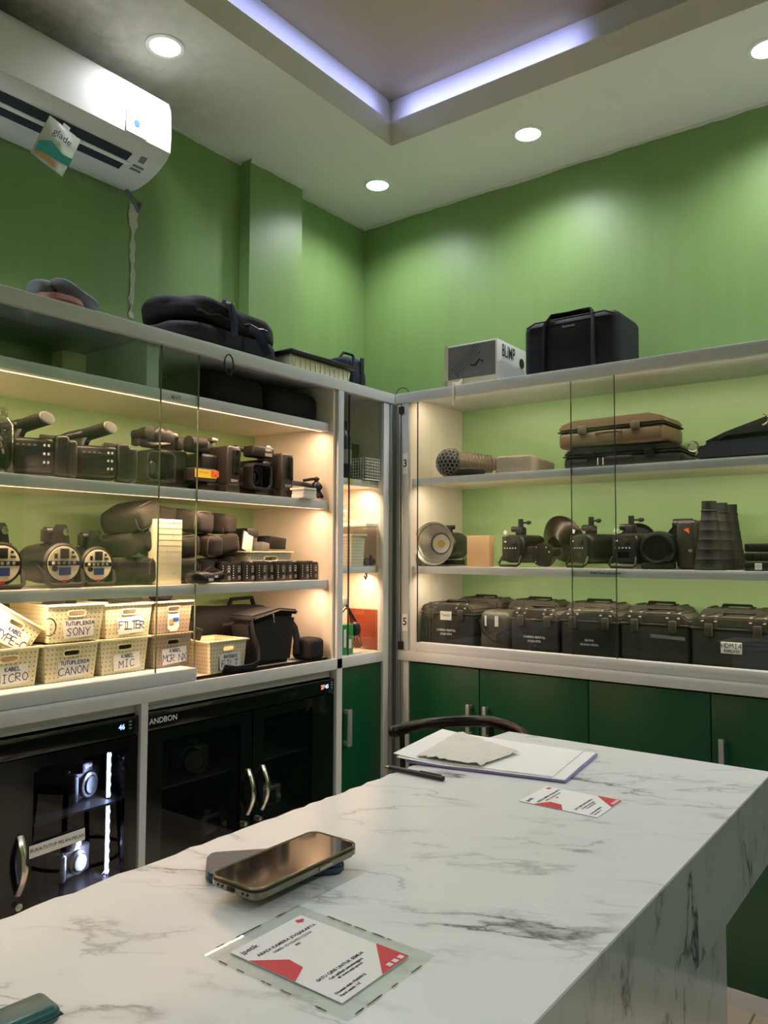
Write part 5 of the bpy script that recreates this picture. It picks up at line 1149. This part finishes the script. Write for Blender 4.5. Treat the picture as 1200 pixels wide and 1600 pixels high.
# laminated price cards
def card(label, loc, rz, w, d, film):
    o = thing('flyer', label, 'flyer', loc, rz, 'small flyers on the counter')
    z = 0
    if film: B().prism([(-w/2-.015, -d/2-.018), (w/2+.016, -d/2-.017), (w/2+.015, d/2+.018), (-w/2-.016, d/2+.017)], .0, .0004, 'xy').build('plastic_sleeve', 'film', o, smooth=0); z = .0005
    if film:
        b = B(); rn = random.Random(2)
        for k in range(18):
            sx = rn.choice((-1, 1)); b.box((sx*(w/2+.0148), rn.uniform(-d/2, d/2), .0005), (.001, .010*rn.random()+.002, .0004))
            b.box((rn.uniform(-w/2, w/2), sx*(d/2+.0168), .0005), (.010*rn.random()+.002, .001, .0004))
        b.build('dirty_edge', 'core_brown', o)['kind'] = 'stuff'
    c = B().prism([(-w/2, -d/2), (w/2, -d/2), (w/2, d/2), (-w/2, d/2)], z, z+.0006, 'xy').build('sheet', 'paper', o, smooth=0); z += .0008
    X, Y = w/2, d/2
    B().prism([(-X, Y-.024), (-X, -Y+.050), (-X+.020, -Y+.060), (-X+.022, -Y+.078)], z, z+.0002, 'xy').build('red_corner', 'print_red', c, smooth=0)
    B().prism([(X, -Y), (X, -Y+.036), (X-.038, -Y)], z, z+.0002, 'xy').build('red_triangle', 'print_red', c, smooth=0)
    B().prism([(X-.012, Y-.004), (X-.004, Y-.008), (X-.009, Y-.012), (X-.014, Y-.009)], z, z+.0002, 'xy').build('small_mark', 'print_red', c, smooth=0)
    for k in range(3): B().box((X-.006-.008*k, -Y+.0045, z+.0003), (.005, .005, .0002)).build('social_icon', 'print_white', c)
    def tl(t_, sz, x, y, m='ink_black', nm='print_line', al='CENTER'): text(t_, sz, (x, y, z), m, c, nm, rot=(0, 0, 0), bold=.00012, align=al)
    tl('jpetik', .0085, -X+.004, Y-.010, 'ink_black', 'brand_print', 'LEFT')
    tl('ABADI KAMERA JOGJAKARTA', .0056, .002, Y-.024); tl('NMID: ID1020021122334', .0046, .002, Y-.031, 'print_grey'); tl('A01', .0042, .002, Y-.037)
    tl('SATU QRIS UNTUK SEMUA', .0050, -.004, -Y+.036); tl('Cek aplikasi penyelenggara', .0040, -.004, -Y+.030); tl('di: www.aspi-qris.id', .0040, -.004, -Y+.0255)
    tl('Dicetak oleh: 93600915', .0040, -X+.006, -Y+.012, al='LEFT'); tl('Versi cetak: 1.0', .0040, -X+.006, -Y+.007, al='LEFT')
    return o
card('larger flyer in a worn clear sleeve at the front of the counter', (-.468, .529, TZ+.0006), R(90), .090, .128, True)
card('small bare flyer lying past the middle of the counter', (-.472, 1.069, TZ+.0006), R(90), .090, .116, False)

# sheets, cloth and pen
ps = thing('paper_sheets', 'stack of white sheets with a lilac border at the far end of the counter', 'paper', (-.672, 1.215, TZ+.0005))
def sheet(name, pts, z, m, par, curl=0, th=.0012, uv=None):
    b = bmesh.new(); G = 18; vs = []
    A_, B_, C_, D_ = [Vector(p) for p in pts]
    for i in range(G+1):
        for j in range(G+1):
            u, v = i/G, j/G; p = (A_*(1-u)+B_*u)*(1-v)+(D_*(1-u)+C_*u)*v
            zz = z+curl*(max(0, .35-u)/.35)**2*(1-.3*v)+.0008*noise.noise(Vector((u*4, v*4, z*100)))
            vs.append(b.verts.new((p.x, p.y, zz)))
    for i in range(G):
        for j in range(G): b.faces.new((vs[i*(G+1)+j], vs[(i+1)*(G+1)+j], vs[(i+1)*(G+1)+j+1], vs[i*(G+1)+j+1]))
    ex = bmesh.ops.extrude_face_region(b, geom=list(b.faces)); bmesh.ops.translate(b, vec=(0, 0, th), verts=[g for g in ex['geom'] if isinstance(g, bmesh.types.BMVert)])
    t = B.__new__(B); t.bm = b; return t.build(name, m, par, smooth=40)
def rel(px): return [(p[0]+.672, p[1]-1.215, 0) for p in px]
# corners: near-left, near-right, far-right, far-left
sheet('lower_sheets', rel([(-.775, 1.090), (-.5135, 1.147), (-.538, 1.336), (-.80, 1.310)]), .001, 'lilac', ps, 0, .003)
sheet('printed_sheet', rel([(-.79, 1.085), (-.515, 1.146), (-.540, 1.332), (-.82, 1.305)]), .0045, 'paper', ps, .004)
sheet('top_sheet', rel([(-.80, 1.09), (-.535, 1.145), (-.560, 1.325), (-.84, 1.305)]), .0062, 'paper', ps, .006)
b = bmesh.new(); G = 16; vs = []; cl0 = [Vector(p) for p in rel([(-.762, 1.105), (-.648, 1.12), (-.640, 1.235), (-.80, 1.30)])]
for i in range(G+1):
    for j in range(G+1):
        u, v = i/G, j/G; p = (cl0[0]*(1-u)+cl0[1]*u)*(1-v)+(cl0[3]*(1-u)+cl0[2]*u)*v
        k = noise.noise(Vector((u*5, v*5, 4))); e = noise.noise(Vector((u*13, v*13, 9)))*.006*(1 if i in (0, G) or j in (0, G) else .2)
        vs.append(b.verts.new((p.x-.672+e, p.y+1.215+e*.7, TZ+.011+.006*abs(k)+.004*abs(noise.noise(Vector((u*12, v*3, 1)))))))
for i in range(G):
    for j in range(G): b.faces.new((vs[i*(G+1)+j], vs[(i+1)*(G+1)+j], vs[(i+1)*(G+1)+j+1], vs[i*(G+1)+j+1]))
ex = bmesh.ops.extrude_face_region(b, geom=list(b.faces)); bmesh.ops.translate(b, vec=(0, 0, .001), verts=[g for g in ex['geom'] if isinstance(g, bmesh.types.BMVert)])
t = B.__new__(B); t.bm = b; tag(t.build('torn_paper', 'paper_old', smooth=40), 'crumpled off-white torn piece lying on the stack of sheets', 'paper')
pn = thing('pen', 'black pen with a pale tip beside the paper sheets', 'pen', (-.722, 1.041, TZ+.0045), R(0))
B().cyl((-.05, 0, 0), (.055, 0, 0), .004, n=14, bevel=.001).build('barrel', 'black_plastic', pn)
B().cyl((-.062, 0, -.001), (-.05, 0, 0), .0008, .0035).build('tip', 'silver', pn)
B().box((.03, 0, .0045), (.04, .002, .0015)).build('clip', 'dark_metal', pn)

# phones
def rrect(w, h, r, n=6):
    o = []
    for cx, cy, a0 in ((w/2-r, h/2-r, 0), (-w/2+r, h/2-r, 90), (-w/2+r, -h/2+r, 180), (w/2-r, -h/2+r, 270)):
        for k in range(n+1): a = R(a0+90*k/n); o.append((cx+r*math.cos(a), cy+r*math.sin(a)))
    return o
p1 = thing('mobile_phone', 'blue-cased phone lying face down under the other phone', 'phone', (-.636, .643, TZ+.0005), R(-42))
B().prism(rrect(.068, .150, .012), 0, .010, 'xy', bevel=.0025).build('case', 'phone_blue', p1)
b = B(); b.box((.0342, -.06, .005), (.001, .003, .003)).box((.0342, -.054, .005), (.001, .003, .003)).build('speaker_hole', 'ink_black', p1)
p2 = thing('mobile_phone', 'phone in a smoky clear case lying face up on the blue one', 'phone', (-.601, .627, TZ+.0120), R(0)); p2.scale = (1.06, 1.05, 1)
B().prism(rrect(.068, .153, .013), 0, .011, 'xy', bevel=.003).build('case', 'phone_case', p2)
B().prism(rrect(.062, .147, .010), .0112, .0118, 'xy').build('screen', 'screen_black', p2)
b = B().tube([(p[0], p[1], .0115) for p in rrect(.0655, .1505, .0118)], .0013, n=6, closed=True); b.build('case_lip', 'phone_case', p2)
B().box((.0, -.0770, .0055), (.010, .002, .004), .001).build('charging_port', 'ink_black', p2)
B().box((.0345, .02, .0055), (.0015, .02, .004), .0005).build('side_button', 'silver', p2)
for k in (-.018, -.012, .016, .022): B().cyl((k, -.075, .0055), (k, -.0772, .0055), .0014, n=8).build('speaker_hole', 'ink_black', p2)
# teal object at the lower left corner
tl_ = thing('eyeglass_case', 'rounded dark teal case end at the lower left of the counter', 'case', (-.572, .305, TZ), R(-5))
B().box((0, -.03, .008), (.034, .13, .014), .0065, 4).build('shell', 'teal', tl_)
B().box((0, -.03, .008), (.0343, .1303, .0008), .0003).build('seam', 'ink_black', tl_)

# ------------------------------------------------------------------ chair
ch = thing('chair', 'dark metal chair with a curved top rail behind the counter', 'chair', (-.942, 1.52, 0), R(0)); ch.scale = (.84, .88, 1)
def arc(r, z, a0, a1, n=22, cx=0, cy=0): return [(cx+r*math.cos(R(a0+(a1-a0)*k/n)), cy+r*math.sin(R(a0+(a1-a0)*k/n)), z) for k in range(n+1)]
top = [(p[0], p[1], .80-.012*abs(math.cos(R(190-200*k/22)))) for k, p in enumerate(arc(.185, .8, 190, -10))]
B().tube(top, .014, n=14).ball(top[0], .0142, 14).ball(top[-1], .0142, 14).build('top_rail', 'bronze', ch)
for a in (178, 135, 90, 45, 2):
    B().tube([(.183*math.cos(R(a)), .183*math.sin(R(a)), .79), (.175*math.cos(R(a)), .175*math.sin(R(a)), .62), (.165*math.cos(R(a)), .165*math.sin(R(a)), .45)], .0075, n=10).build('spindle', 'bronze', ch)
B().cyl((0, 0, .435), (0, 0, .465), .18, n=40, bevel=.010).build('seat', 'black_fabric', ch)
for a in (45, 135, 225, 315):
    B().tube([(.15*math.cos(R(a)), .15*math.sin(R(a)), .436), (.17*math.cos(R(a)), .17*math.sin(R(a)), .2), (.20*math.cos(R(a)), .20*math.sin(R(a)), .004)], .010, n=10).build('leg', 'bronze', ch)
B().tube(arc(.176, .2, 0, 345), .006, n=8, closed=True).build('stretcher_ring', 'bronze', ch)
